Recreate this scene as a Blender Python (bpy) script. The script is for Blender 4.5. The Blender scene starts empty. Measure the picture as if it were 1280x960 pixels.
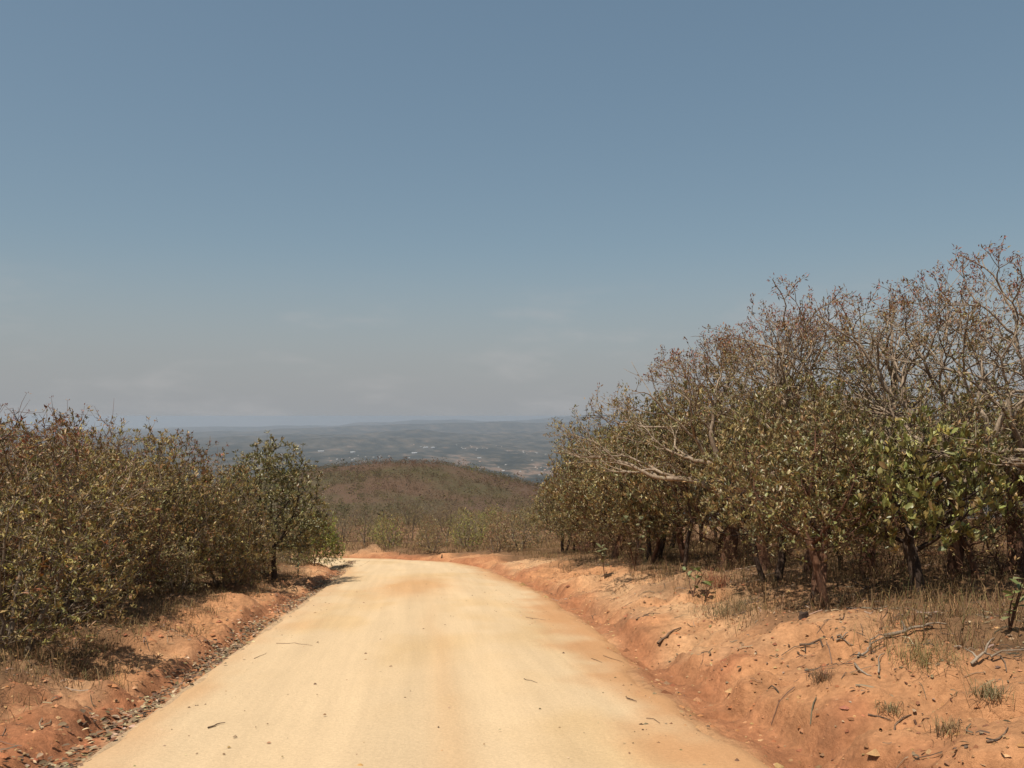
import bpy, math, random
import numpy as np
from mathutils import Vector, Matrix

random.seed(7)
R = math.radians
scene = bpy.context.scene
COL = scene.collection

# ------------------------------------------------------------------ camera
CAM = np.array([0.0, 0.0, 2.0])
YAW, PITCH, FPX = R(6.06), R(2.1), 1102.0        # yaw to the right of the road's axis
cd = bpy.data.cameras.new('camera')
cd.sensor_width = 36.0
cd.lens = 36.0 * FPX / 1280.0
cd.clip_start = 0.1
cd.clip_end = 120000
cam = bpy.data.objects.new('camera', cd)
COL.objects.link(cam)
cam.location = CAM
cam.rotation_euler = (R(90) + PITCH, 0, -YAW)
scene.camera = cam

# ------------------------------------------------------------------ sky, sun, exposure
SUN_AZ, SUN_EL = R(-132), R(66)                   # azimuth clockwise from +Y: high on the left
w = bpy.data.worlds.new('World')
scene.world = w
w.use_nodes = True
nt = w.node_tree
bg = nt.nodes['Background']
sky = nt.nodes.new('ShaderNodeTexSky')
sky.sky_type = 'NISHITA'
sky.sun_disc = False
sky.sun_elevation = SUN_EL
sky.sun_rotation = SUN_AZ
sky.altitude = 0
sky.air_density = 1.0
sky.dust_density = 1.4
sky.ozone_density = 1.0
bg.inputs['Strength'].default_value = 0.079
# thin, barely visible cloud wisps low over the horizon, all the way round
tc = nt.nodes.new('ShaderNodeTexCoord')
sep = nt.nodes.new('ShaderNodeSeparateXYZ')
nt.links.new(tc.outputs['Generated'], sep.inputs[0])
mp = nt.nodes.new('ShaderNodeMapping')
mp.inputs['Scale'].default_value = (4.2, 4.2, 14.0)
mp.inputs['Location'].default_value = (0.35, 0.1, 0.2)
nt.links.new(tc.outputs['Generated'], mp.inputs[0])
cn = nt.nodes.new('ShaderNodeTexNoise')
cn.inputs['Scale'].default_value = 1.6
cn.inputs['Detail'].default_value = 6
cn.inputs['Roughness'].default_value = 0.55
nt.links.new(mp.outputs[0], cn.inputs[0])
cr = nt.nodes.new('ShaderNodeMapRange')
cr.interpolation_type = 'SMOOTHSTEP'
cr.inputs['From Min'].default_value = 0.50
cr.inputs['From Max'].default_value = 0.78
nt.links.new(cn.outputs['Fac'], cr.inputs['Value'])
mix = nt.nodes.new('ShaderNodeMix')
mix.data_type = 'RGBA'
mix.inputs['B'].default_value = (4.4, 4.3, 4.3, 1)
cs = nt.nodes.new('ShaderNodeMath')
cs.operation = 'MULTIPLY'
cs.inputs[1].default_value = 0.42
ce = nt.nodes.new('ShaderNodeMapRange')             # the puffs float low over the horizon
ce.interpolation_type = 'SMOOTHSTEP'
ce.inputs['From Min'].default_value = 0.17
ce.inputs['From Max'].default_value = 0.09
nt.links.new(sep.outputs['Z'], ce.inputs['Value'])
cm = nt.nodes.new('ShaderNodeMath')
cm.operation = 'MULTIPLY'
nt.links.new(cr.outputs[0], cm.inputs[0])
nt.links.new(ce.outputs[0], cm.inputs[1])
nt.links.new(cm.outputs[0], cs.inputs[0])
nt.links.new(cs.outputs[0], mix.inputs['Factor'])
hsv = nt.nodes.new('ShaderNodeHueSaturation')
hsv.inputs['Saturation'].default_value = 1.22
hsv.inputs['Value'].default_value = 1.42
hsv.inputs['Hue'].default_value = 0.487
gm = nt.nodes.new('ShaderNodeGamma')                # dusty dry-season air flattens the sky's contrast
gm.inputs['Gamma'].default_value = 0.62
nt.links.new(sky.outputs[0], gm.inputs['Color'])
nt.links.new(gm.outputs[0], hsv.inputs['Color'])
# grey dust layer low all round the horizon
hzr = nt.nodes.new('ShaderNodeMapRange')
hzr.interpolation_type = 'SMOOTHSTEP'
hzr.inputs['From Min'].default_value = 0.20
hzr.inputs['From Max'].default_value = -0.01
hzr.inputs['To Max'].default_value = 0.9
nt.links.new(sep.outputs['Z'], hzr.inputs['Value'])
hmix = nt.nodes.new('ShaderNodeMix')
hmix.data_type = 'RGBA'
hmix.inputs['B'].default_value = (3.10, 3.24, 3.42, 1)
nt.links.new(hzr.outputs[0], hmix.inputs['Factor'])
nt.links.new(hsv.outputs[0], hmix.inputs['A'])
nt.links.new(hmix.outputs['Result'], mix.inputs['A'])
nt.links.new(mix.outputs['Result'], bg.inputs['Color'])

sd = bpy.data.lights.new('sun', 'SUN')
sd.energy = 4.2
sd.angle = R(0.53)
sd.color = (1.0, 0.93, 0.82)
sun = bpy.data.objects.new('sun', sd)
COL.objects.link(sun)
sv = Vector((math.sin(SUN_AZ) * math.cos(SUN_EL), math.cos(SUN_AZ) * math.cos(SUN_EL), math.sin(SUN_EL)))
sun.rotation_euler = (-sv).to_track_quat('-Z', 'Y').to_euler()
sun.location = (-40, 10, 60)

vs = scene.view_settings
vs.view_transform = 'Standard'
vs.look = 'None'
vs.gamma = 1.0
vs.use_curve_mapping = False
vs.exposure = 0.46
scene.render.engine = 'CYCLES'
scene.cycles.use_denoising = True
scene.cycles.max_bounces = 8
scene.cycles.diffuse_bounces = 3
scene.cycles.transmission_bounces = 4
scene.cycles.volume_bounces = 1
scene.cycles.sample_clamp_indirect = 4

# ------------------------------------------------------------------ projection helpers (design aids)
_cy, _sy, _cp, _sp = math.cos(YAW), math.sin(YAW), math.cos(PITCH), math.sin(PITCH)
FWD = np.array([_sy * _cp, _cy * _cp, _sp])
RGT = np.array([_cy, -_sy, 0.0])
UPV = np.cross(RGT, FWD)


def project(p):
    q = np.asarray(p, float) - CAM
    dpt = q @ FWD
    return 640 + FPX * (q @ RGT) / dpt, 480 - FPX * (q @ UPV) / dpt, dpt


def ray(px, py):
    v = FWD + RGT * (px - 640) / FPX + UPV * (480 - py) / FPX
    return v


# ------------------------------------------------------------------ noise
def _hash(ix, iy, seed):
    h = (ix.astype(np.int64) * 374761393 + iy.astype(np.int64) * 668265263 + seed * 1442695041) & 0x7fffffff
    h = ((h ^ (h >> 13)) * 1274126177) & 0x7fffffff
    h = ((h ^ (h >> 16)) * 2246822519) & 0x7fffffff
    return ((h ^ (h >> 15)) & 0xffff) / 65535.0


def vnoise(x, y, seed=0):
    x = np.asarray(x, float); y = np.asarray(y, float)
    ix, iy = np.floor(x), np.floor(y)
    fx, fy = x - ix, y - iy
    fx = fx * fx * fx * (fx * (fx * 6 - 15) + 10); fy = fy * fy * fy * (fy * (fy * 6 - 15) + 10)
    a = _hash(ix, iy, seed); b = _hash(ix + 1, iy, seed)
    c = _hash(ix, iy + 1, seed); d = _hash(ix + 1, iy + 1, seed)
    return (a + (b - a) * fx) * (1 - fy) + (c + (d - c) * fx) * fy * 1.0


def fbm(x, y, octv=4, seed=0, gain=0.5):
    s = 0.0; a = 1.0; t = 0.0
    x = np.asarray(x, float); y = np.asarray(y, float)
    for o in range(octv):
        s = s + a * (vnoise(x + 17.3 * o, y - 9.1 * o, seed + o) - 0.5)
        t += a; a *= gain
        x, y = (x * 0.8 - y * 0.6) * 2.03, (x * 0.6 + y * 0.8) * 2.03
    return s / t * 2.0                                  # about -1..1


def sstep(a, b, v):
    t = np.clip((v - a) / (b - a), 0, 1)
    return t * t * (3 - 2 * t)


# ------------------------------------------------------------------ the lie of the land
AC = np.array([-14.0, 36.0]); AR = 14.0; AEND = R(78)      # the bend: centre, radius, sweep
HW = 2.9                                                    # half width of the road


def lateral(x, y):
    """signed distance to the road's centre line (+ right / outside of the bend)"""
    x = np.asarray(x, float); y = np.asarray(y, float)
    dx, dy = x - AC[0], y - AC[1]
    th = np.arctan2(dy, dx)
    r = np.hypot(dx, dy)
    nx, ny = math.cos(AEND), math.sin(AEND)
    u3 = dx * nx + dy * ny - AR
    u = np.where(y <= AC[1], x, np.where(th < AEND, r - AR, u3))
    return np.clip(u, -14, 40)


def edge_out(y):
    """how far the graded surface reaches beyond its nominal right edge"""
    return np.interp(y, [0, 7, 10, 15, 24, 30, 36, 44], [-.1, -.15, -.2, .15, .42, .05, -.25, -.3])


BY = [-80, 0, 60, 120, 200, 300, 450, 700, 1200, 2600, 90000]
BZ = [9.3, 0, -7.0, -14.2, -24.0, -38, -64, -112, -165, -218, -218]


def base_z(x, y):
    z = np.interp(y, BY, BZ)
    k = sstep(60, 140, y)
    z = z + k * 1.2 * fbm(x / 60, y / 60, 3, 3)
    sx = np.where(x > -7, 78.0, 100.0)
    hill = 41 * np.exp(-0.5 * ((y - 450) / 80) ** 2 - 0.5 * ((x + 7) / sx) ** 2)
    z = z + hill * (1 + 0.03 * fbm(x / 40, y / 40, 3, 8))
    if np.max(y) < 2400:
        return z
    # the wide plain and the far ranges
    f = sstep(2500, 4500, y)
    z = z + f * 9 * fbm(x / 2200, y / 1500, 4, 12)
    d = np.hypot(x, y)
    z = z + f * .016 * np.clip(x, -9000, 9000) * sstep(4000, 15000, d)
    ridge = lambda c, wd, h, sd: np.exp(-0.5 * ((d - c) / wd) ** 2) * h * np.clip(0.6 + 1.1 * fbm(x / (c * .11), np.full_like(x, sd * 3.7), 5, sd, .45), 0, 2)
    z = z + f * (ridge(7000, 500, 45, 30) + ridge(8800, 600, 80, 31) + ridge(13000, 1000, 105, 33) + ridge(20500, 1700, 150, 35))
    # a broad shoulder rising behind the trees on the right
    z = z + f * 60 * np.exp(-0.5 * ((d - 20500) / 1700) ** 2) * sstep(500, 4500, x)
    return z


PR_U = [-1, 2.6, 2.95, 3.2, 3.5, 3.56, 3.68, 4.4, 5.2, 7.0, 12, 40]
PR_Z = [-.07, -.07, -.03, -.12, -.09, .0, .20, .44, .72, .88, 1.25, 5.0]
PL_U = [-1, 2.6, 2.86, 3.0, 3.36, 3.46, 3.58, 3.95, 4.6, 7, 14]
PL_Z = [-.07, -.07, -.03, -.13, -.14, -.03, .07, .14, .26, .50, .9]


def H(x, y):
    x = np.asarray(x, float); y = np.asarray(y, float)
    u = lateral(x, y)
    z = base_z(x, y)
    near = 1 - sstep(90, 140, np.hypot(x, y))
    wob = 0.22 * fbm(x / 1.1 + 3, y / 1.7, 3, 21) + 0.20 * fbm(x * 1.7, y * 1.4, 3, 22)
    wobl = 0.12 * fbm(x / 1.6 + 3, y / 2.2, 3, 25)
    side = np.where(u > 0, 1.0, -1.0)
    au = np.abs(u)
    hold = sstep(2.6, 3.2, au)
    ur = au - edge_out(y) + wob * hold
    ul = au + wobl * hold
    bankr = np.interp(y, [-20, 18, 30, 40, 46, 60], [1, .9, .65, .42, .32, .3])
    bankl = np.interp(y, [-20, 20, 34, 44], [1, .9, .75, .6])
    zr = np.interp(ur, PR_U, PR_Z); zr = np.where(zr > 0, zr * bankr, zr)
    zl = np.interp(ul, PL_U, PL_Z); zl = np.where(zl > 0, zl * bankl, zl)
    z = z + np.where(side > 0, zr, zl) * near
    # erosion rills down the banks, clods and hollows
    au = np.where(side > 0, ur, ul)
    slope = sstep(3.1, 3.7, au) * (1 - sstep(5.2, 7.0, au))
    rill = np.abs(fbm(y * 0.9 + 0.35 * x, x * 0.35, 4, 41))
    z = z - near * slope * 0.26 * (0.30 - np.minimum(rill, 0.30)) / 0.30 * np.where(side > 0, 1, .7)
    off = sstep(2.75, 3.4, au)
    z = z + near * off * (0.16 * fbm(x / 2.6, y / 2.6, 3, 51) + 0.08 * fbm(x * 1.6, y * 1.6, 4, 52, .6)
                          + 0.055 * fbm(x * 5, y * 5, 4, 53, .65))
    # little cut ledges in the left bank
    led = fbm(x * .7, y * .45, 2, 61)
    z = z + near * np.where(side < 0, 1, .6) * slope * 0.05 * np.tanh((led) * 14)
    # spoil heap beside the outside of the bend
    mx, my = -2.7, 51.2
    z = z + 0.42 * np.exp(-(((x - mx) / .75) ** 2 + ((y - my) / .9) ** 2) ** 2) * (1 + .6 * fbm(x * 2, y * 2, 3, 71))
    return z


def hgt(x, y):
    return float(H(np.array([x]), np.array([y]))[0])


def ground_hit(px, py, far=400.0):
    v = ray(px, py)
    t = np.geomspace(2, far, 1500)
    P = CAM[None] + t[:, None] * v[None]
    below = P[:, 2] < H(P[:, 0], P[:, 1])
    i = int(np.argmax(below)) if below.any() else len(t) - 1
    return P[i]


# ------------------------------------------------------------------ mesh helpers
def mesh_np(name, verts, faces, mats=(), cols=None, smooth=False, mat_idx=None):
    """faces: (n,3) or (n,4) int array"""
    me = bpy.data.meshes.new(name)
    verts = np.asarray(verts, np.float32); faces = np.asarray(faces, np.int32)
    n, k = faces.shape
    me.vertices.add(len(verts)); me.vertices.foreach_set('co', verts.ravel())
    me.loops.add(n * k); me.loops.foreach_set('vertex_index', faces.ravel())
    me.polygons.add(n)
    me.polygons.foreach_set('loop_start', np.arange(0, n * k, k, dtype=np.int32))
    me.polygons.foreach_set('loop_total', np.full(n, k, np.int32))
    if smooth:
        me.polygons.foreach_set('use_smooth', np.ones(n, bool))
    for m in mats:
        me.materials.append(m)
    if mat_idx is not None:
        me.polygons.foreach_set('material_index', np.asarray(mat_idx, np.int32))
    if cols is not None:
        ca = me.attributes.new('col', 'FLOAT_COLOR', 'POINT')
        c4 = np.ones((len(verts), 4), np.float32); c4[:, :3] = cols
        ca.data.foreach_set('color', c4.ravel())
    me.update(calc_edges=True)
    return me


def link(name, me, parent=None, **props):
    o = bpy.data.objects.new(name, me)
    COL.objects.link(o)
    if parent is not None:
        o.parent = parent
    for k, v in props.items():
        if v is not None:
            o[k] = v
    return o


def empty(name, loc, rz=0.0, scale=1.0, **props):
    o = link(name, None, None, **props)
    o.empty_display_size = 0.3
    o.location = loc
    o.rotation_euler = (0, 0, rz)
    o.scale = (scale, scale, scale) if np.isscalar(scale) else scale
    return o


# ------------------------------------------------------------------ materials
def mat_new(name):
    m = bpy.data.materials.new(name)
    m.use_nodes = True
    n = m.node_tree
    return m, n, n.nodes['Principled BSDF']


def attr_color(n):
    a = n.nodes.new('ShaderNodeAttribute')
    a.attribute_name = 'col'
    return a.outputs['Color']


def noise_node(n, scale, detail=4, rough=.55, coord='Object', vec_scale=None):
    t = n.nodes.new('ShaderNodeTexCoord')
    s = n.nodes.new('ShaderNodeTexNoise')
    s.inputs['Scale'].default_value = scale
    s.inputs['Detail'].default_value = detail
    s.inputs['Roughness'].default_value = rough
    src = t.outputs[coord]
    if vec_scale:
        mpn = n.nodes.new('ShaderNodeMapping')
        mpn.inputs['Scale'].default_value = vec_scale
        n.links.new(src, mpn.inputs[0]); src = mpn.outputs[0]
    n.links.new(src, s.inputs['Vector'])
    return s.outputs['Fac']


def maprange(n, v, a, b, c, d):
    m = n.nodes.new('ShaderNodeMapRange')
    for i, q in enumerate((a, b, c, d)):
        m.inputs[1 + i].default_value = q
    n.links.new(v, m.inputs[0])
    return m.outputs[0]


def mul_color(n, colr, fac):
    m = n.nodes.new('ShaderNodeMix'); m.data_type = 'RGBA'; m.blend_type = 'MULTIPLY'
    m.inputs['Factor'].default_value = 1.0
    n.links.new(colr, m.inputs['A']); n.links.new(fac, m.inputs['B'])
    return m.outputs['Result']


def mix_color(n, fac, a, b):
    m = n.nodes.new('ShaderNodeMix'); m.data_type = 'RGBA'
    n.links.new(fac, m.inputs['Factor'])
    for k, q in (('A', a), ('B', b)):
        if isinstance(q, tuple):
            m.inputs[k].default_value = (*q, 1)
        else:
            n.links.new(q, m.inputs[k])
    return m.outputs['Result']


def bump(n, bsdf, h, strength, dist):
    b = n.nodes.new('ShaderNodeBump')
    b.inputs['Strength'].default_value = strength
    b.inputs['Distance'].default_value = dist
    n.links.new(h, b.inputs['Height'])
    n.links.new(b.outputs[0], bsdf.inputs['Normal'])


def mat_soil():
    m, n, b = mat_new('red_soil')
    c = attr_color(n)
    f1 = maprange(n, noise_node(n, 2.2, 5, .6), .3, .7, .74, 1.2)
    f2 = maprange(n, noise_node(n, 14, 4, .65), .3, .7, .78, 1.20)
    c = mul_color(n, c, f1); c = mul_color(n, c, f2)
    n.links.new(c, b.inputs['Base Color'])
    b.inputs['Roughness'].default_value = .95
    b.inputs['Specular IOR Level'].default_value = .15
    bump(n, b, noise_node(n, 12, 8, .72), .9, .055)
    return m


def mat_road():
    m, n, b = mat_new('pale_road_dirt')
    c = attr_color(n)
    st = maprange(n, noise_node(n, 1.0, 4, .6, vec_scale=(3.4, .10, 1)), .3, .7, .92, 1.06)   # wheel streaks along the road
    gr = maprange(n, noise_node(n, 30, 3, .7), .3, .7, .90, 1.09)
    c = mul_color(n, c, st); c = mul_color(n, c, gr)
    sp = maprange(n, noise_node(n, 46, 2, .5), .70, .76, 0, .55)
    c = mix_color(n, sp, c, (.20, .13, .07))
    n.links.new(c, b.inputs['Base Color'])
    b.inputs['Roughness'].default_value = .95
    b.inputs['Specular IOR Level'].default_value = .15
    bump(n, b, noise_node(n, 18, 6, .75), .5, .035)
    return m


def mat_leaf(name, trans=.22, rough=.5, spec=.4):
    m, n, b = mat_new(name)
    c = attr_color(n)
    f = maprange(n, noise_node(n, 9, 2), .3, .7, .85, 1.15)
    c = mul_color(n, c, f)
    n.links.new(c, b.inputs['Base Color'])
    b.inputs['Roughness'].default_value = rough
    b.inputs['Specular IOR Level'].default_value = spec
    t = n.nodes.new('ShaderNodeBsdfTranslucent')
    n.links.new(c, t.inputs['Color'])
    mx = n.nodes.new('ShaderNodeMixShader')
    mx.inputs[0].default_value = trans
    out = n.nodes['Material Output']
    n.links.new(b.outputs[0], mx.inputs[1]); n.links.new(t.outputs[0], mx.inputs[2])
    n.links.new(mx.outputs[0], out.inputs['Surface'])
    return m


def mat_bark(name, a, bcol, scale=6):
    m, n, b = mat_new(name)
    f = maprange(n, noise_node(n, scale, 5, .65, vec_scale=(1, 1, .35)), .35, .65, 0, 1)
    c = mix_color(n, f, a, bcol)
    g = maprange(n, noise_node(n, 38, 3, .6, vec_scale=(1, 1, .3)), .3, .7, .7, 1.25)
    c = mul_color(n, c, g)
    n.links.new(c, b.inputs['Base Color'])
    b.inputs['Roughness'].default_value = .9
    b.inputs['Specular IOR Level'].default_value = .2
    bump(n, b, noise_node(n, 30, 4, .7, vec_scale=(1, 1, .35)), .8, .02)
    return m


def mat_plain(name, colr, rough=.85, var=.2, scale=5):
    m, n, b = mat_new(name)
    rgb = n.nodes.new('ShaderNodeRGB'); rgb.outputs[0].default_value = (*colr, 1)
    f = maprange(n, noise_node(n, scale, 4), .3, .7, 1 - var, 1 + var)
    n.links.new(mul_color(n, rgb.outputs[0], f), b.inputs['Base Color'])
    b.inputs['Roughness'].default_value = rough
    return m


M_SOIL = mat_soil()
M_ROAD = mat_road()
M_LEAF = mat_leaf('leaf')
M_GLOSSY = mat_leaf('glossy_leaf', .18, .42, .5)
M_GRASS = mat_leaf('dry_grass', .25, .8, .1)
M_DEAD = mat_leaf('dead_leaf', .08, .8, .15)
M_SCRUB = mat_leaf('far_scrub', .4, .9, .05)
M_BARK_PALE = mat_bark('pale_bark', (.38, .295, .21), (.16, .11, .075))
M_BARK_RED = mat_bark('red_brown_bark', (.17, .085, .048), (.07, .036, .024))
M_BARK_DARK = mat_bark('dark_bark', (.085, .055, .038), (.03, .02, .016))
M_BARK_GREY = mat_bark('grey_bark', (.25, .19, .135), (.11, .08, .055))
M_STICK = mat_bark('weathered_wood', (.34, .27, .20), (.17, .125, .085))
M_STICK_D = mat_bark('dark_dead_wood', (.19, .125, .08), (.085, .055, .038))
M_ROCK = mat_plain('pebble_stone', (.30, .19, .11), .9, .3, 9)
M_WHITE = mat_plain('white_roof', (.42, .42, .41), .5, .05)
M_WALL = mat_plain('pale_wall', (.62, .54, .45), .9, .1)
M_TIN = mat_plain('rusty_tin_roof', (.42, .22, .14), .6, .25, .2)

# ------------------------------------------------------------------ ground: one sheet to the horizon
ORANGE = np.array([.45, .222, .104]); REDDISH = np.array([.34, .138, .064]); PALE = np.array([.50, .315, .170])
LITTER = np.array([.155, .088, .045]); CREAM = np.array([.54, .394, .236])


def lerp(a, b, t):
    return a + (b - a) * t[..., None]


def build_ground():
    az = np.concatenate([np.arange(-46, -28.2, .45), np.arange(-28, 41.01, .142), np.arange(41.4, 60, .45), np.arange(62, 312, 4.0)])
    az = np.radians(az)
    rr = np.concatenate([[0.4, 1.2, 2.0], np.geomspace(2.8, 60, 370), np.geomspace(61.2, 24500, 370)])
    A, RR = np.meshgrid(az, rr)
    X, Y = RR * np.sin(A), RR * np.cos(A)
    shp = X.shape
    x, y = X.ravel(), Y.ravel()
    # behind the camera the land stays a plain shoulder of the hill
    z = H(x, y)
    V = np.stack([x, y, z], 1)
    nr, na = shp
    i = np.arange(nr - 1)[:, None] * na + np.arange(na)[None]
    j = np.roll(i, -1, axis=1)
    F = np.stack([i, j, j + na, i + na], -1).reshape(-1, 4)[:, ::-1]
    V = np.vstack([V, [0, 0, hgt(0, 0)]])
    # colour of the soil itself
    u = lateral(x, y); u = np.where(u > 0, np.maximum(u - edge_out(y), .01), u); au = np.abs(u); d = np.hypot(x, y)
    n1 = fbm(x / 1.8, y / 1.8, 4, 81); n2 = fbm(x * 1.3, y * 1.3, 4, 82); n3 = fbm(x / 7, y / 7, 3, 83)
    c = lerp(ORANGE, REDDISH, sstep(-.15, .5, n1 + .5 * n2))
    c = lerp(c, PALE, sstep(-.1, .6, n3 * .7 + n2 * .6) * .7)
    cut = np.exp(-((au - 3.4) / np.where(u > 0, .36, .22)) ** 2)
    c = lerp(c, REDDISH * .92, cut * np.where(u < 0, .75, .8))
    dust = (1 - sstep(2.85, np.where(u > 0, 3.2, 3.1) + .25 * n2, au))
    c = lerp(c, lerp(CREAM * .93, np.array([.44, .235, .108]), (u > 0) * .85), dust * .8)
    wood = np.where(u > 0, sstep(4.3, 6.0, au + 1.7 * n1), sstep(4.1, 5.0, au + .6 * n1))
    c = lerp(c, LITTER * (1 + .35 * n2[:, None]), np.clip(wood * (.92 - .45 * sstep(.25, .6, n3) * (1 - sstep(6, 9, au))), 0, 1))
    # beyond the bend: dry grass, then scrub-covered slopes, then the plain
    g = sstep(54, 62, y) * (1 - sstep(90, 140, d))
    grass = lerp(np.array([.26, .155, .075]), np.array([.19, .105, .06]), sstep(-.4, .4, n3))
    c = lerp(c, grass, sstep(52, 66, y) * sstep(3, 6, np.where(y < 60, au, 9)))
    m1 = fbm(x / 26, y / 26, 4, 91); m2 = fbm(x / 60, y / 60, 3, 92)
    slope = lerp(np.array([.145, .088, .056]), np.array([.110, .088, .045]), sstep(-.3, .4, m1))
    slope = lerp(slope, np.array([.17, .092, .066]), sstep(.0, .5, m2) * .6)
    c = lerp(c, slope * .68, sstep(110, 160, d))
    p1 = fbm(x / 260, y / 700, 5, 95, .65); p2 = fbm(x / 65, y / 190, 4, 96, .65); p3 = fbm(x / 1500, y / 2600, 3, 97)
    plain = lerp(np.array([.030, .034, .026]), np.array([.115, .095, .066]), sstep(-.3, .3, p1 * .5 + p2 * .6))
    bare = sstep(.16, .34, p1 * .35 + p2 * .6 + .35 * p3) * (1 - .75 * sstep(4500, 8000, d))
    plain = lerp(plain, np.array([.31, .195, .13]), bare * .85)
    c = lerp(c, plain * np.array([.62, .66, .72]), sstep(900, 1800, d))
    heap = np.exp(-(((x + 2.7) / 1.1) ** 2 + ((y - 51.2) / 1.2) ** 2))
    c = lerp(c, np.array([.27, .165, .09]), heap * .8)
    c = np.vstack([c, CREAM])
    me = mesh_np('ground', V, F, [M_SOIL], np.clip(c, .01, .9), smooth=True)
    return link('ground', me, kind='structure', label='red earth banks and terrain falling away to the plain')


build_ground()


# ------------------------------------------------------------------ the road
def centre(s):
    """point and heading at distance s along the road; straight, then the left-hand bend"""
    L1 = AC[1]; L2 = AR * AEND
    if s <= L1:
        return np.array([0., s]), np.array([0., 1.])
    if s <= L1 + L2:
        a = (s - L1) / AR
        return AC + AR * np.array([math.cos(a), math.sin(a)]), np.array([-math.sin(a), math.cos(a)])
    a = AEND
    p = AC + AR * np.array([math.cos(a), math.sin(a)])
    dr = np.array([-math.sin(a), math.cos(a)])
    return p + dr * (s - L1 - L2), dr


def build_road():
    ss = np.concatenate([np.arange(-12, 30, .12), np.arange(30, 92, .2)])
    us = np.linspace(-3.35, 4.4, 74)
    C = np.array([centre(s)[0] for s in ss]); D = np.array([centre(s)[1] for s in ss])
    N = np.stack([D[:, 1], -D[:, 0]], 1)
    P = C[:, None, :] + us[None, :, None] * N[:, None, :]
    x, y = P[..., 0].ravel(), P[..., 1].ravel()
    S = np.repeat(ss, len(us)); U = np.tile(us, len(ss))
    z = base_z(x, y)
    rut = lambda c: np.exp(-((U - c + .12 * np.sin(S * .11)) / .30) ** 2)
    z += 0.05 * (1 - (np.clip(U, -9, HW) / HW) ** 2) - .016 * (rut(-.95) + rut(.85))
    z += .018 * fbm(x / 1.4, y / 3.0, 3, 101) + .006 * fbm(x * 5, y * 4, 3, 102) + .012 * fbm(x * 1.2, y * 1.6, 3, 104) * sstep(1.6, 2.8, np.abs(U))
    # ragged edges: the crust dips under the soil
    e = np.where(U > 0, 2.98 + edge_out(y) + .26 * fbm(S / 1.4, U * 0 + 3, 4, 103, .6), 2.86 + .10 * fbm(S / 1.1, U * 0 + 9, 4, 105, .6))
    z -= .34 * sstep(-.14, .34, np.abs(U) - e)
    n1 = fbm(x / 1.6, y / 3.5, 4, 111); n2 = fbm(x * 1.5, y * 1.1, 4, 112)
    c = np.tile(CREAM, (len(x), 1))
    c = lerp(c, np.array([.50, .335, .165]), sstep(-.1, .6, n1) * .6)
    trk = np.exp(-((np.abs(U + .05) - .95 + .15 * n1) / .34) ** 2)
    c = c * (1 + (.05 * trk - .035 * np.exp(-(U / .4) ** 2) + .03 * n2)[:, None])
    edge = sstep(np.where(U > 0, 1.9, 2.0), np.where(U > 0, 2.9, 3.0), np.abs(U) - np.where(U > 0, edge_out(y) * .8, 0) + .5 * n1 + .4 * n2)
    c = lerp(c, np.array([.44, .235, .108]), edge * np.where(U > 0, .95, .5))
    # orange patch of damp laterite before the bend, and a faint reddish stripe
    pt = np.exp(-(((U + .15 + .4 * n2) / 1.05) ** 2 + ((S - 27.0 - U * .8) / 3.6) ** 2))
    c = lerp(c, np.array([.47, .24, .092]), np.clip(pt * .8, 0, .6))
    st = np.exp(-((U - .32 - .15 * n1) / .18) ** 2) * sstep(26, 12, S)
    c = lerp(c, np.array([.52, .31, .15]), st * .35)
    V = np.stack([x, y, z], 1)
    na = len(us)
    i = (np.arange(len(ss) - 1)[:, None] * na + np.arange(na - 1)[None]).ravel()
    F = np.stack([i, i + 1, i + na + 1, i + na], 1)
    me = mesh_np('dirt_road', V, F, [M_ROAD], np.clip(c, .01, .9), smooth=True)
    return link('dirt_road', me, kind='structure', label='pale sandy dirt road running downhill and bending left')


build_road()


def top_z(x, y):
    """height of whatever one would step on: road crust or soil"""
    u = float(lateral(np.array([x]), np.array([y]))[0])
    z = hgt(x, y)
    if abs(u) < 2.9:
        z = max(z, float(base_z(np.array([x]), np.array([y]))[0]) + .05 * (1 - (u / HW) ** 2) + .002)
    return z


# ------------------------------------------------------------------ tree growing
def colonise(att, starts, step=.2, kill=.32, infl=2.6, iters=140, rng=None, up=.05, jit=.12):
    """space colonisation; starts: list of polylines (trunks)"""
    pos, par = [], []
    for line in starts:
        p = -1 if not isinstance(line, tuple) else line[1]
        pts = line if not isinstance(line, tuple) else line[0]
        for q in pts:
            pos.append(np.array(q, float)); par.append(p); p = len(pos) - 1
    P = np.array(pos)
    D = np.linalg.norm(att[:, None] - P[None], axis=2)
    best = D.argmin(1); bd = D.min(1)
    alive = np.ones(len(att), bool)
    P = list(P)
    for it in range(iters):
        act = alive & (bd < infl)
        if not act.any():
            if not alive.any():
                break
            infl *= 1.4
            continue
        dirs = {}
        idx = np.nonzero(act)[0]
        PP = np.array(P)
        v = att[idx] - PP[best[idx]]
        v /= np.linalg.norm(v, axis=1)[:, None] + 1e-9
        acc = np.zeros_like(PP); np.add.at(acc, best[idx], v)
        grow = np.unique(best[idx])
        new = []
        for g in grow:
            d = acc[g] / (np.linalg.norm(acc[g]) + 1e-9) + rng.normal(0, jit, 3) + np.array([0, 0, up])
            d /= np.linalg.norm(d)
            q = PP[g] + d * step
            new.append(q); par.append(int(g))
        n0 = len(P)
        P.extend(new)
        NP = np.array(new)
        dd = np.linalg.norm(att[:, None] - NP[None], axis=2)
        m = dd.min(1); a = dd.argmin(1)
        upd = m < bd
        bd = np.where(upd, m, bd); best = np.where(upd, a + n0, best)
        alive &= bd > kill
        if len(P) > 2600:
            break
    return np.array(P), np.array(par)


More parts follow.
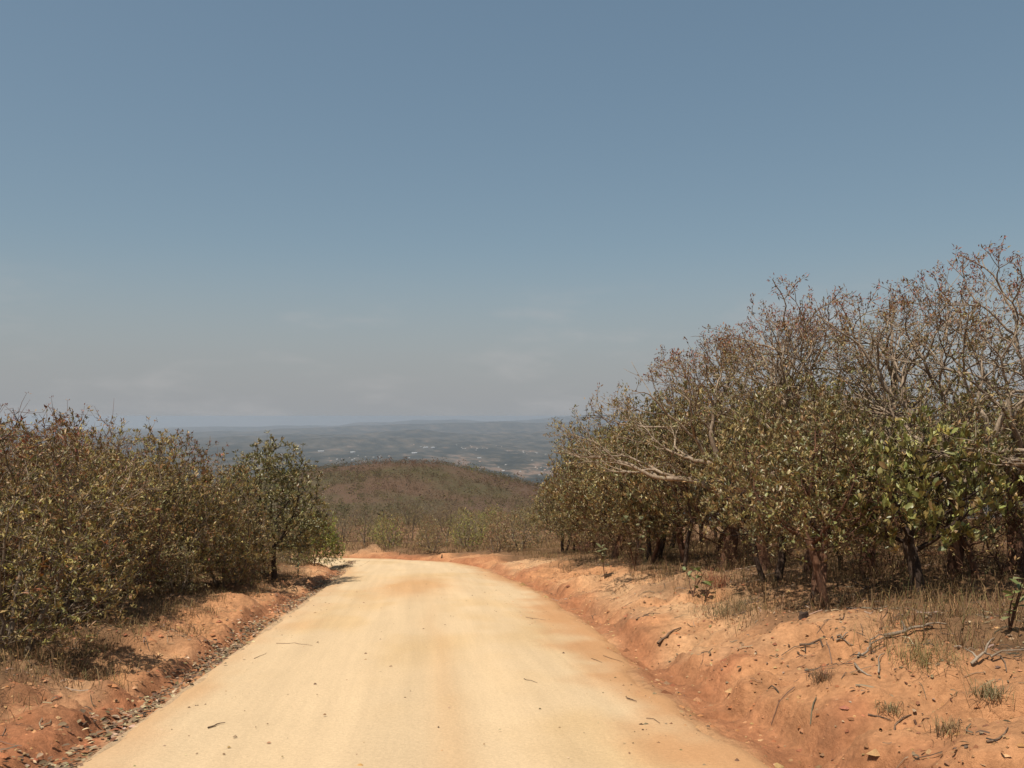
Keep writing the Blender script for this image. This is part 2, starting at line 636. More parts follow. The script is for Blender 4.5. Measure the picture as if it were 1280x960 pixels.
def radii(P, par, tip, base_r, expo):
    n = len(P)
    kids = [[] for _ in range(n)]
    for i in range(n):
        if par[i] >= 0:
            kids[par[i]].append(i)
    w = np.zeros(n)
    for i in range(n - 1, -1, -1):
        w[i] = 1.0 if not kids[i] else sum(w[k] for k in kids[i]) + .06
    root_w = max(w[i] for i in range(n) if par[i] < 0)
    r = tip + (base_r - tip) * ((w - 1) / max(root_w - 1, 1)) ** (1 / expo)
    return r, kids, w


def chains(P, par, kids, w):
    out = []
    seen = [i for i in range(len(P)) if par[i] < 0]
    stack = [(i, None) for i in seen]
    while stack:
        i, pre = stack.pop()
        line = ([pre] if pre is not None else []) + [i]
        while kids[i]:
            ks = sorted(kids[i], key=lambda k: -w[k])
            for k in ks[1:]:
                stack.append((k, i))
            i = ks[0]; line.append(i)
        out.append(line)
    return out


def tube(pts, rad, sides, V, F, base=0):
    pts = np.asarray(pts, float); rad = np.asarray(rad, float)
    n = len(pts)
    if n < 2:
        return base
    t = np.gradient(pts, axis=0)
    t /= np.linalg.norm(t, axis=1)[:, None] + 1e-9
    ref = np.array([0.31, 0.87, 0.38]) if abs(t[0][1]) < .8 else np.array([.9, .1, .3])
    a = np.cross(t, ref); a /= np.linalg.norm(a, axis=1)[:, None] + 1e-9
    b = np.cross(t, a)
    ang = np.arange(sides) * 2 * math.pi / sides
    ring = pts[:, None] + rad[:, None, None] * (np.cos(ang)[None, :, None] * a[:, None] + np.sin(ang)[None, :, None] * b[:, None])
    V.append(ring.reshape(-1, 3))
    i = np.arange(n - 1)[:, None] * sides + np.arange(sides)[None]
    j = np.arange(n - 1)[:, None] * sides + (np.arange(sides)[None] + 1) % sides
    F.append((np.stack([i, j, j + sides, i + sides], -1).reshape(-1, 4)) + base)
    # end caps (fans folded into quads)
    V.append(pts[-1:] + t[-1:] * rad[-1]); V.append(pts[:1])
    k = base + n * sides
    last = base + (n - 1) * sides + np.arange(sides)
    F.append(np.stack([last, base + (n - 1) * sides + (np.arange(sides) + 1) % sides, np.full(sides, k), np.full(sides, k)], 1))
    return k + 2


def fix_quads(F):
    """split quads with a doubled corner into triangles: everything returned as triangles"""
    F = np.asarray(F)
    a = F[:, [0, 1, 2]]
    b = F[:, [0, 2, 3]]
    b = b[(b[:, 1] != b[:, 2])]
    return np.vstack([a, b])


def tubes_mesh(name, lines, mat):
    V, F = [], []; base = 0
    for pts, rad, sides in lines:
        base = tube(pts, rad, sides, V, F, base)
    V = np.vstack(V); F = fix_quads(np.vstack(F))
    return mesh_np(name, V, F, [mat], smooth=True)


# leaf templates: along +X, lying in XY, normal +Z; (x, y, z)
LEAF_V = np.array([[0, 0, 0], [.35, .30, .06], [.35, -.30, .06], [.72, .34, .04], [.72, -.34, .04], [1, 0, -.10], [.5, 0, -.02]])
LEAF_F = np.array([[0, 6, 1], [0, 2, 6], [1, 6, 3], [2, 4, 6], [6, 5, 3], [6, 4, 5]])
LEAF_S = np.array([[0, 0, 0], [.5, .30, .05], [.5, -.30, .05], [1, 0, -.08]])
LEAF_SF = np.array([[0, 3, 1], [0, 2, 3]])


def leaves_np(p, d, up, L, W, cols, simple=True):
    """vectorised leaves; p,d,up (n,3); L,W (n)"""
    T, TF = (LEAF_S, LEAF_SF) if simple else (LEAF_V, LEAF_F)
    d = d / (np.linalg.norm(d, axis=1)[:, None] + 1e-9)
    s = np.cross(up, d); s /= np.linalg.norm(s, axis=1)[:, None] + 1e-9
    nn = np.cross(d, s)
    n, k = len(p), len(T)
    V = (p[:, None] + T[None, :, 0, None] * (L[:, None, None] * d[:, None]) + T[None, :, 1, None] * (W[:, None, None] * s[:, None])
         + T[None, :, 2, None] * (L[:, None, None] * nn[:, None]))
    F = (np.arange(n) * k)[:, None, None] + TF[None]
    return V.reshape(-1, 3), F.reshape(-1, 3), np.repeat(cols, k, axis=0)


def pick_cols(rng, n, palette, weights, var=.22):
    pal = np.array(palette); wts = np.array(weights, float); wts /= wts.sum()
    i = rng.choice(len(pal), n, p=wts)
    return np.clip(pal[i] * (1 + rng.normal(0, var, (n, 1))) * (1 + rng.normal(0, .06, (n, 3))), .008, .8)


OLIVE = (.125, .110, .036); DEEP = (.062, .062, .022); STRAW = (.26, .185, .075); BROWN = (.165, .088, .038)
RUST = (.20, .062, .032); YELLOW = (.30, .22, .055); FRESH = (.15, .17, .03); GREYGREEN = (.16, .145, .075); PINK = (.235, .085, .06)


def envelope(rng, n, shape, rx, ry, z0, z1, shell=.35, lumps=5, cx=0, cy=0):
    """random points inside a lumpy crown; shape: 'dome','vase','mound'"""
    out = []
    lump = [(rng.uniform(0, 2 * math.pi), rng.uniform(.3, 1.0), rng.uniform(.72, 1.12)) for _ in range(lumps)]
    while len(out) < n:
        a = rng.uniform(0, 2 * math.pi); t = rng.uniform(0, 1)
        if shape == 'dome':
            prof = math.sqrt(max(0, 1 - (max(0, t - .28) / .72) ** 2)) * (1 if t > .28 else .62 + .38 * t / .28)
        elif shape == 'vase':
            prof = (.25 + .75 * (t / .62) ** .9) if t < .62 else math.sqrt(max(0, 1 - ((t - .62) / .42) ** 2))
        else:
            prof = math.sqrt(max(0, 1 - max(0, t - .08) ** 2)) * (.86 + .14 * min(1, t * 5))
        k = 1.0
        for la, lw, lk in lump:
            dlt = abs((a - la + math.pi) % (2 * math.pi) - math.pi)
            k += (lk - 1) * math.exp(-(dlt / lw) ** 2)
        r = prof * k * (rng.uniform(0, 1) ** shell)
        zz = z0 + (z1 - z0) * t
        out.append((cx + rx * r * math.cos(a), cy + ry * r * math.sin(a), zz + .12 * (z1 - z0) * math.sin(3 * a + lump[0][0]) * t))
    return np.array(out)


def trunk_line(rng, h, lean, step=.22, wig=.035, x0=0, y0=0):
    pts = [np.array([x0, y0, -.12])]
    d = np.array([lean[0], lean[1], 1.0]); d /= np.linalg.norm(d)
    while pts[-1][2] < h:
        d = d + rng.normal(0, wig * 3, 3) * np.array([1, 1, .2]); d[2] = max(d[2], .5); d /= np.linalg.norm(d)
        pts.append(pts[-1] + d * step)
    return pts


class Proto:
    pass


def make_tree(seed, shape='dome', rx=2.0, ry=2.0, z0=1.4, z1=4.4, natt=650, trunk_h=1.4, stems=1, lean=.12, base_r=.12,
              bark=None, step=.2, kill=.34, tip=.006, leaf=(.10, .045), per=6, dens=1.0, palette=None, weights=None, mat=None,
              top_palette=None, top_from=.7, top_dens=1.0, simple=True, upbias=.5, shell=.45, extra_twigs=1, twig_len=.28, jit=.14, splay=.55,
              bare=0.0, keep=False, spread_stems=.25, leaf_r=2.2, expo=1.55):
    """a grown tree: returns a Proto with meshes for trunk (stems and limbs), twigs and crown (leaves)"""
    natt = int(natt * 1.9); kill *= .72; step *= .85
    rng = np.random.default_rng(seed)
    att = envelope(rng, natt, shape, rx, ry, z0, z1, shell)
    starts = []
    for k in range(stems):
        a = 2 * math.pi * k / max(1, stems) + rng.uniform(-.5, .5)
        off = 0 if stems == 1 else spread_stems * rng.uniform(.4, 1)
        ln = lean if stems == 1 else lean + .25 * rng.uniform(.3, 1)
        starts.append(trunk_line(rng, trunk_h * rng.uniform(.85, 1.1), (ln * math.cos(a), ln * math.sin(a)), x0=off * math.cos(a), y0=off * math.sin(a)))
    P, par = colonise(att, starts, step=step, kill=kill, rng=rng, jit=jit)
    r, kids, wts = radii(P, par, tip, base_r, expo)
    z = P[:, 2]
    flare = 1 + .35 * np.exp(-np.clip(z, 0, 9) / .12)
    r = r * np.where(wts > .3 * wts.max(), flare, 1)
    thick, fine = [], []
    for ln in chains(P, par, kids, wts):
        pts = P[ln].copy(); rad = r[ln].copy()
        if len(ln) > 1 and par[ln[0]] >= -1 and rad[0] > rad[1] * 1.6:
            rad[0] = rad[1] * 1.25
        mx = rad.max()
        if mx > .028:
            thick.append((pts, rad, 9 if mx > .07 else 6))
        else:
            fine.append((pts, rad, 3))
    ends = [i for i in range(len(P)) if r[i] < tip * leaf_r]
    LP, LD = [], []
    for i in ends:
        d0 = P[i] - P[par[i]] if par[i] >= 0 else np.array([0, 0, 1.])
        d0 = d0 / (np.linalg.norm(d0) + 1e-9)
        is_end = not kids[i]
        for q in range(extra_twigs if is_end else (1 if rng.random() < .45 * extra_twigs else 0)):
            d = d0 + rng.normal(0, .6, 3) + np.array([0, 0, .35]); d /= np.linalg.norm(d)
            L = twig_len * rng.uniform(.5, 1.3)
            mid = P[i] + d * L * .5 + rng.normal(0, .03, 3)
            end = mid + (d + rng.normal(0, .45, 3)) * L * .5
            fine.append((np.array([P[i], mid, end]), np.array([tip * .85, tip * .65, tip * .4]), 3))
            if rng.random() > bare:
                LP.append(end); LD.append(end - mid)
                if rng.random() < .5:
                    LP.append(mid); LD.append(d)
        if rng.random() > bare:
            LP.append(P[i]); LD.append(d0)
    LP = np.array(LP); LD = np.array(LD); LD /= np.linalg.norm(LD, axis=1)[:, None] + 1e-9
    zt = (LP[:, 2] - z0) / (z1 - z0)
    prob = dens * np.where(zt > top_from, top_dens, 1.0)
    cl = fbm(LP[:, 0] * 1.1 + LP[:, 2] * .7, LP[:, 1] * 1.1 - LP[:, 2] * .9, 2, seed)      # leafier and barer patches
    sel = rng.random(len(LP)) < prob * (1 + 1.4 * cl)
    LP, LD, zt = LP[sel], LD[sel], zt[sel]
    n = len(LP) * per
    p = np.repeat(LP, per, 0) + rng.normal(0, .02, (n, 3))
    d = np.repeat(LD, per, 0) * .5 + rng.normal(0, splay, (n, 3)) + np.array([0, 0, upbias])
    up = rng.normal(0, .5, (n, 3)) + np.array([0, 0, 1.0])
    L = leaf[0] * rng.uniform(.6, 1.3, n); W = leaf[1] * 1.3 * rng.uniform(.75, 1.2, n) * L / leaf[0]
    cols = pick_cols(rng, n, palette, weights)
    # whole sprigs share a tint
    tint = np.repeat(pick_cols(rng, len(LP), palette, weights), per, 0)
    cols = (cols * .45 + tint * .55) * 1.5
    if top_palette is not None:
        tc_ = pick_cols(rng, n, top_palette, [1] * len(top_palette))
        f = sstep(top_from - .15, top_from + .2, np.repeat(zt, per) + rng.normal(0, .1, n))
        cols = lerp(cols, tc_, f)
    pr = Proto()
    pr.bark = bark
    pr.trunk = tubes_mesh('trunk', thick, bark) if thick else None
    pr.twigs = tubes_mesh('branches', fine, bark)
    pr.leaf_arrays = (p, d, up, L, W, cols) if keep else None
    if not keep:
        V, F, Cc = leaves_np(p, d, up, L, W, cols, simple)
        pr.crown = mesh_np('crown', V, F, [mat or M_LEAF], Cc)
    allz = np.concatenate([q[0][:, 2] for q in fine])
    pr.h = float(np.percentile(allz, 99.3))
    pr.seed = seed
    print('tree', seed, 'nodes', len(P), 'ends', len(ends), 'leaves', n, 'h', round(pr.h, 2))
    return pr


def make_gnarled(seed, trunk_h=1.5, r0=.115, limbs=4, levels=6, bark=None, leaf=(.072, .032), per=7, dens=.95):
    """wide umbrella of crooked limbs that fork again and again down to fine twigs, small leaves at the tips"""
    rng = np.random.default_rng(seed)
    thick, fine, tips = [], [], []

    def unit(v):
        return v / (np.linalg.norm(v) + 1e-9)

    def branch(p, d, r, L, lev):
        n = max(3, int(L / .14))
        pts = [p]; rad = [r]
        r1 = r * .74
        for k in range(n):
            d = unit(d + rng.normal(0, .17, 3) + np.array([0, 0, .035 if lev > 1 else .01]))
            if d[2] < -.1:
                d[2] = .05
            pts.append(pts[-1] + d * L / n); rad.append(r + (r1 - r) * (k + 1) / n)
            if lev >= 1 and rng.random() < .16 and r > .006:          # side shoots
                sd_ = unit(d + rng.normal(0, .8, 3) + np.array([0, 0, .25]))
                q = [pts[-1]]
                for _k in range(3):
                    sd_ = unit(sd_ + rng.normal(0, .25, 3))
                    q.append(q[-1] + sd_ * .11 * rng.uniform(.6, 1.5))
                fine.append((np.array(q), np.array([.008, .006, .0045, .003]), 3)); tips.append((q[-1], sd_)); tips.append((q[-2], sd_))
        (thick if r > .022 else fine).append((np.array(pts), np.array(rad), 9 if r > .07 else 6 if r > .022 else 4 if r > .01 else 3))
        if lev >= levels:
            tips.append((pts[-1], d)); tips.append((pts[-2], d))
            return
        m = 3 if rng.random() < .38 else 2
        ax = unit(np.cross(d, rng.normal(0, 1, 3)))
        bx_ = np.cross(d, ax)
        ph = rng.uniform(0, 6.28)
        for k in range(m):
            a = ph + k * 2 * math.pi / m + rng.normal(0, .3)
            sp = rng.uniform(.45, .85) if k else rng.uniform(.2, .55)
            nd = unit(d + sp * (math.cos(a) * ax + math.sin(a) * bx_))
            nd[2] *= .92
            branch(pts[-1], unit(nd), r1 * (.93 if k == 0 else rng.uniform(.6, .82)), L * rng.uniform(.68, .9) if lev else L * .8, lev + 1)

    tl = trunk_line(rng, trunk_h, (rng.normal(0, .07), rng.normal(0, .07)), wig=.04)
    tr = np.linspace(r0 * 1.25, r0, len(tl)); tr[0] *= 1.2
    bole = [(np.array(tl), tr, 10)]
    for k in range(limbs):
        a = 2 * math.pi * k / limbs + rng.uniform(-.35, .35)
        el = rng.uniform(.75, 1.35)
        branch(tl[-1], np.array([math.cos(a) * math.cos(el * .75), math.sin(a) * math.cos(el * .75), math.sin(el * .75)]), r0 * rng.uniform(.68, .92), rng.uniform(1.0, 1.35), 1)
    LP = np.array([t[0] for t in tips]); LD = np.array([t[1] for t in tips])
    sel = rng.random(len(LP)) < dens * (1 + .9 * fbm(LP[:, 0] * 1.2 + LP[:, 2], LP[:, 1] * 1.2, 2, seed))
    LP, LD = LP[sel], LD[sel]
    n = len(LP) * per
    p = np.repeat(LP, per, 0) + rng.normal(0, .035, (n, 3))
    d = np.repeat(LD, per, 0) * .5 + rng.normal(0, .6, (n, 3)) + np.array([0, 0, .2])
    L = leaf[0] * rng.uniform(.6, 1.4, n); W = leaf[1] * 1.3 * rng.uniform(.75, 1.2, n)
    zmid = np.percentile(LP[:, 2], 62)
    f = sstep(-.5, .9, np.repeat(LP[:, 2] - zmid, per) + rng.normal(0, .3, n))
    cols = lerp(pick_cols(rng, n, [OLIVE, STRAW, GREYGREEN, BROWN], [4, 2.5, 3, 2]) * 1.25, pick_cols(rng, n, [RUST, PINK, BROWN, STRAW], [2, 2, 2.5, 1]) * 1.15, f)
    pr = Proto()
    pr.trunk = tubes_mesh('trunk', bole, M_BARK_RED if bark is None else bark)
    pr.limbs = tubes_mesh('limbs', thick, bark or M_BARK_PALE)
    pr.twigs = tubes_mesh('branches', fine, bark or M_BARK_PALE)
    V, F, Cc = leaves_np(p, d, rng.normal(0, .5, (n, 3)) + np.array([0, 0, 1.0]), L, W, cols, True)
    pr.crown = mesh_np('crown', V, F, [M_LEAF], Cc)
    pr.h = float(np.percentile(np.concatenate([q[0][:, 2] for q in fine]), 99.5))
    print('gnarled', seed, 'tips', len(tips), 'leaves', n, 'h', round(pr.h, 2), 'w', round(float(np.abs(LP[:, :2]).max()), 2))
    return pr


def place(pr, name, x, y, height, rz, label, category='tree', group=None, wide=1.0, sink=.03):
    """a thing of its own: an empty at the foot, the meshes shared with its prototype"""
    s = height / pr.h
    e = empty(name, (x, y, hgt(x, y) - sink), rz, (s * wide, s * wide, s), label=label, category=category, group=group)
    if pr.trunk:
        link('trunk', pr.trunk, e)
    if getattr(pr, 'limbs', None):
        link('limbs', pr.limbs, e, kind='stuff')
    link('branches', pr.twigs, e, kind='stuff')
    link('crown', pr.crown, e, kind='stuff')
    return e


import time as _t
_T0 = _t.time()
PAL_OLIVE = [OLIVE, STRAW, BROWN, DEEP, GREYGREEN]; W_OLIVE = [4, 2.6, 2.2, 2, 2.6]
PAL_LEFT = [OLIVE, STRAW, BROWN, DEEP, RUST, YELLOW, (.19, .165, .05)]; W_LEFT = [3.5, 2.6, 3, 1.5, .7, .8, 2.5]

olive = [make_tree(11 + k, 'dome', 2.05, 1.95, 1.0, 4.3, 680, 1.2, 1 + (k == 1), .06, .085, M_BARK_RED if k != 1 else M_BARK_DARK, leaf=(.105, .046),
                   per=6, palette=PAL_OLIVE, weights=[W_OLIVE, [4, 4.5, 1.4, 1, 4], [5, 1.6, 3, 3, 1.5]][k], mat=M_GLOSSY, extra_twigs=2, upbias=.85) for k in range(3)]
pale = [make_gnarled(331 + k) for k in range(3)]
bush = [make_tree(51 + k, 'mound', 1.7, 1.6, .25, 3.1, 720, .35, 4, .2, .04, M_BARK_GREY, leaf=(.078, .036), per=7, step=.19, kill=.3,
                  palette=PAL_LEFT, weights=W_LEFT, extra_twigs=2, upbias=.35, shell=.5, spread_stems=.3,
                  top_palette=[BROWN, RUST, STRAW, BROWN, OLIVE] if k == 0 else None, top_from=.8) for k in range(3)]
red_bush = [make_tree(61, 'mound', 1.7, 1.7, .4, 3.2, 620, .5, 5, .25, .05, M_BARK_RED, leaf=(.05, .022), per=3, dens=.6,
                      palette=[BROWN, RUST, STRAW, PINK], weights=[3, 3, 1.5, 2], extra_twigs=3, twig_len=.34, upbias=.2, bare=.2, jit=.2)]
round_tree = make_tree(71, 'dome', 2.0, 1.9, .8, 3.9, 820, 1.0, 2, .05, .085, M_BARK_DARK, leaf=(.105, .048), per=8,
                       palette=[OLIVE, GREYGREEN, STRAW, DEEP, BROWN], weights=[5, 3, 1.4, 3, 1], extra_twigs=3, mat=M_GLOSSY, upbias=.5, shell=.4, dens=1.0)
green_shrub = make_tree(81, 'mound', 1.1, 1.1, .15, 2.0, 520, .2, 6, .25, .025, M_BARK_RED, leaf=(.085, .036), per=8, step=.16, kill=.24,
                        palette=[(.17, .19, .035), FRESH, OLIVE, DEEP, YELLOW], weights=[4, 3, 2, 1.2, .8], extra_twigs=3)
slim = [make_tree(91 + k, 'dome', 1.0, 1.0, 1.5, 4.0, 240, 1.7, 1, .1, .06, M_BARK_DARK, leaf=(.09, .04), per=5, palette=PAL_OLIVE, weights=W_OLIVE,
                  extra_twigs=2) for k in range(2)]
grey_bare = [make_tree(111 + k, 'vase', 1.5, 1.4, .7, 3.4, 380, .8, 1 + k, .12, .07, M_BARK_GREY, leaf=(.07, .03), per=3, dens=.25,
                       palette=[STRAW, BROWN, OLIVE], weights=[2, 2, 1], extra_twigs=3, twig_len=.4, tip=.009, kill=.34, jit=.2) for k in range(2)]
mid_shrub = [make_tree(121 + k, 'mound', 1.35, 1.3, .2, 2.3, 340, .35, 4, .2, .045, M_BARK_GREY, leaf=(.11, .05), per=5, kill=.34,
                       palette=[(OLIVE, STRAW, GREYGREEN, BROWN), (FRESH, OLIVE, YELLOW, STRAW), (STRAW, BROWN, OLIVE, PINK)][k], weights=[4, 2.4, 2, 2],
                       extra_twigs=1, tip=.008) for k in range(3)]
print('protos', round(_t.time() - _T0, 1))

# ------------------------------------------------------------------ hero trees on the right bank, with single leaves
LEAF_MESHES = []
for q, cc in enumerate([(.20, .20, .06), (.16, .16, .045), (.25, .22, .08), (.11, .115, .035), (.32, .23, .075), (.22, .13, .05)]):
    LEAF_MESHES.append(mesh_np('leaf', LEAF_V * np.array([1, 1.35, 1]), LEAF_F, [M_GLOSSY], np.tile(np.array(cc), (len(LEAF_V), 1)), smooth=True))


def leaf_object(parent, p, d, up, L, W, mesh):
    d = Vector(d).normalized(); s = Vector(up).cross(d).normalized(); nn = d.cross(s)
    o = bpy.data.objects.new('leaf', mesh)
    COL.objects.link(o)
    o.parent = parent
    M = Matrix((d * L, s * W, nn * L)).transposed().to_4x4()
    M.translation = Vector(p)
    o.matrix_local = M
    return o


def hero(name, x, y, height, rz, label, seed, n_leaf, **kw):
    pr = make_tree(seed, keep=True, **kw)
    s = height / pr.h
    e = empty(name, (x, y, hgt(x, y) - .03), rz, s, label=label, category='tree')
    if pr.trunk:
        link('trunk', pr.trunk, e)
    link('branches', pr.twigs, e, kind='stuff')
    p, d, up, L, W, cols = pr.leaf_arrays
    # the leaves that show largest (nearest the road and the camera) are parts of their own
    cz, sz = math.cos(rz), math.sin(rz)
    Wp = np.stack([x + s * (p[:, 0] * cz - p[:, 1] * sz), y + s * (p[:, 0] * sz + p[:, 1] * cz), e.location.z + s * p[:, 2]], 1)
    dist = np.linalg.norm(Wp - CAM, axis=1) / (L / L.mean())
    order = np.argsort(dist)
    pick = order[:n_leaf]
    rest = np.ones(len(p), bool); rest[pick] = False
    V, F, Cc = leaves_np(p[rest], d[rest], up[rest], L[rest], W[rest], cols[rest], False)
    link('crown', mesh_np('crown', V, F, [M_GLOSSY], Cc), e, kind='stuff')
    rg = random.Random(seed)
    for i in pick:
        leaf_object(e, p[i], d[i], up[i], L[i] * 1.1, W[i], LEAF_MESHES[rg.choice([0, 0, 1, 1, 2, 3, 4, 5])])
    return e


def at(px, py):
    return ground_hit(px, py)


def top_height(x, y, py_top):
    """how tall a thing at x,y must be for its top to stand at the picture height py_top"""
    g = hgt(x, y)
    _, _, dpt = project((x, y, g))
    return max(.3, CAM[2] + dpt * (FWD[2] + UPV[2] * (480 - py_top) / FPX) - g)


p = at(1150, 742)
hero('broadleaf_tree', p[0], p[1], top_height(p[0], p[1], 528), .4, 'low tree with big glossy green leaves and a thick dark trunk at right', 201, 290,
     shape='dome', rx=2.2, ry=2.0, z0=1.2, z1=3.6, natt=430, trunk_h=1.05, stems=1, lean=.05, base_r=.14, bark=M_BARK_DARK,
     leaf=(.185, .072), per=6, palette=[(.20, .20, .06), OLIVE, STRAW, DEEP, YELLOW], weights=[4, 3, 1.5, 2, .7], upbias=.9, extra_twigs=1, kill=.4, splay=.5)
p = at(1031, 756)
hero('broadleaf_tree', p[0], p[1], top_height(p[0], p[1], 512), 1.3, 'red-brown forked trunk tree standing nearest the road on the right bank', 213, 230,
     shape='dome', rx=2.0, ry=1.9, z0=1.35, z1=4.0, natt=560, trunk_h=1.5, stems=2, lean=.0, spread_stems=.09, base_r=.085, bark=M_BARK_RED,
     leaf=(.10, .045), per=6, palette=PAL_OLIVE, weights=W_OLIVE, upbias=.5, extra_twigs=2, kill=.34, dens=.8)

# tall bare-topped trees with pale twisted limbs
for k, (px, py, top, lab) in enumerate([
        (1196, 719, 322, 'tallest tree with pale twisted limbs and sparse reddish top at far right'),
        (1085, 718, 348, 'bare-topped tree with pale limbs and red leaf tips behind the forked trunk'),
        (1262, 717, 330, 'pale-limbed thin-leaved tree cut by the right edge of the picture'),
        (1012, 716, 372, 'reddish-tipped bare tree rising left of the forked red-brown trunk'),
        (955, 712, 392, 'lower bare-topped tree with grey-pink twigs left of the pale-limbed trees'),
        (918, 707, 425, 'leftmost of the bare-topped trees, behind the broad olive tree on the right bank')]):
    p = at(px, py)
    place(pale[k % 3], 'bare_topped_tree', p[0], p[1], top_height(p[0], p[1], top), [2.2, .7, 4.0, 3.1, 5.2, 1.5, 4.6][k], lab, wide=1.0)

# the row of leafy trees running down the right bank
ROW = [(966, 727, 488, 1, 'olive-leaved tree on twin dark trunks left of the forked red-brown trunk'),
       (905, 712, 470, 0, 'broad olive tree above the dry red sprig on the right bank'),
       (858, 704, 484, 2, 'olive tree with low hanging twigs in the middle of the right-hand row'),
       (815, 700, 500, 1, 'olive tree behind the big-leaved seedling in the right-hand row'),
       (768, 697, 512, 0, 'olive tree with a tuft of branch rising above its crown at the row\'s far end'),
       (735, 691, 556, 2, 'second tree from the far end of the right-hand row'),
       (704, 690, 588, 1, 'small rounded olive tree that ends the right-hand row beside the bend')]
for k, (px, py, top, v, lab) in enumerate(ROW):
    p = at(px, py)
    place(olive[v], 'olive_tree', p[0], p[1], top_height(p[0], p[1], top), k * 1.7, lab, wide=1.05)

def near_mark(v, table):
    for lim, phrase in table:
        if v < lim:
            return phrase
    return table[-1][1]


MARK_R = [(790, 'behind the far end of the right-hand row'), (880, 'behind the middle of the right-hand row'), (985, 'behind the twin dark trunks'),
          (1095, 'behind the forked red-brown trunk'), (1200, 'behind the big-leaved tree'), (9999, 'at the right edge of the wood')]
MARK_L = [(40, 'at the left edge of the picture'), (110, 'behind the orange-leaved sapling'), (170, 'behind the bright green sprig'), (240, 'behind the high end of the thicket'),
          (300, 'left of the round-crowned tree'), (9999, 'behind the round-crowned tree')]
MARK_B = [(430, 'behind the bright green shrub'), (485, 'behind the spoil heap'), (535, 'around the pale dead tree'), (600, 'behind the yellow-green bush'), (9999, 'left of the last tree in the row')]

# the crowd of trees behind, standing between the tops of the row and the ground
SIL_R = ([655, 700, 745, 800, 850, 915, 1030, 1150, 1200, 1400], [600, 578, 525, 490, 445, 405, 360, 350, 335, 335])
rg = random.Random(5)
cnt = 0
spots = []
for _ in range(4000):
    if cnt >= 62:
        break
    yy = rg.uniform(12, 50); xx = rg.uniform(6.2, 26)
    if xx < 6.2 + (yy - 12) * .02 or math.hypot(xx, yy) < 14.5 or xx / yy > .95:
        continue
    if any(math.hypot(xx - a, yy - b) < 1.75 for a, b in spots):
        continue
    px, py, _d = project((xx, yy, hgt(xx, yy)))
    if px > 1370 or px < 700:
        continue
    spots.append((xx, yy))
    top = np.interp(px, *SIL_R) + rg.uniform(25, 95)
    h = min(6.0, max(2.6, top_height(xx, yy, top)))
    kind = rg.choice(['o', 'o', 's', 's', 'p'] if px > 840 else ['o', 'o', 's', 's', 'p'])
    if kind == 'p' and (px > 1080 or px < 880):
        kind = 's'
    if kind == 'p':
        h = min(6.4, top_height(xx, yy, np.interp(px, *SIL_R) + rg.uniform(5, 80)))
    elif px > 840:
        h = max(2.4, min(h, top_height(xx, yy, 470 + rg.uniform(0, 60))))
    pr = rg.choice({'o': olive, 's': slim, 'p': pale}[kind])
    lab = {'o': 'leafy olive tree', 's': 'slim dark-stemmed tree', 'p': 'thin-leaved pale-barked tree'}[kind] + (' close ' if math.hypot(xx, yy) < 22 else ' deep ' if math.hypot(xx, yy) < 32 else ' far ') + near_mark(px, MARK_R)
    nm = {'o': 'olive_tree', 's': 'slim_tree', 'p': 'bare_topped_tree'}[kind]
    place(pr, nm, xx, yy, h, rg.uniform(0, 6.28), lab, group='trees crowded behind the front row on the right bank', wide=rg.uniform(.95, 1.2))
    cnt += 1

under = [make_tree(131 + k, 'mound', .9, .9, .1, 1.35, 150, .25, 5, .2, .018, M_BARK_RED, leaf=(.07, .03), per=4, palette=[BROWN, STRAW, OLIVE, RUST],
                   weights=[3, 2.5, 1.5, 1], extra_twigs=2, bare=.25, upbias=.3) for k in range(2)]
spots = []; cnt = 0
for _ in range(3000):
    if cnt >= 64:
        break
    yy = rg.uniform(13, 46); xx = rg.uniform(7.0, 24)
    if any(math.hypot(xx - a, yy - b) < 1.2 for a, b in spots) or math.hypot(xx, yy) < 16.5:
        continue
    px, py, _d = project((xx, yy, hgt(xx, yy)))
    if px > 1330 or px < 720:
        continue
    spots.append((xx, yy)); cnt += 1
    place(under[cnt % 2], 'undergrowth_shrub', xx, yy, rg.uniform(.8, 1.5), rg.uniform(0, 6.28), 'brown half-bare shrub in the shade' + (' close ' if math.hypot(xx, yy) < 22 else ' deep ' if math.hypot(xx, yy) < 32 else ' far ') + near_mark(px, MARK_R), 'shrub',
          group='undergrowth between the right-hand trunks', wide=rg.uniform(1, 1.4))

# ------------------------------------------------------------------ left-hand thicket
LEFT = [(18, 770, 512, 'red_bush', 0, 'thin twiggy reddish bush at the left edge of the picture'),
        (100, 744, 519, 'red_bush', 0, 'reddish twigs rising above the thicket between two brown-olive bushes'),
        (62, 757, 524, 'bush', 0, 'tall brown-olive bush behind the sapling with orange leaves'),
        (120, 747, 538, 'bush', 1, 'brown-green bush above the bright green sprig on the left'),
        (178, 739, 545, 'bush', 2, 'dense brown-olive bush in the middle of the left-hand thicket'),
        (228, 733, 550, 'bush', 0, 'olive bush that ends the high part of the left-hand thicket'),
        (282, 733, 592, 'bush', 1, 'lower dark bush in the dip beside the round-crowned tree')]
for k, (px, py, top, kind, v, lab) in enumerate(LEFT):
    p = at(px, py)
    if kind == 'red_bush':
        place(red_bush[0], 'twiggy_bush', p[0], p[1], top_height(p[0], p[1], top), .3 + 2 * k, lab, 'bush')
    else:
        place(bush[v], 'thicket_bush', p[0], p[1], top_height(p[0], p[1], top), k * 1.3, lab, 'bush')
p = at(338, 722)
place(round_tree, 'round_crowned_tree', p[0], p[1], top_height(p[0], p[1], 556), 2.4, 'round-crowned olive tree on dark stems where the road bends left', wide=1.12)
p = at(393, 706)
place(green_shrub, 'green_shrub', p[0], p[1], top_height(p[0], p[1], 640), .0, 'bright green shrub at the inside of the bend', 'shrub', wide=1.0)
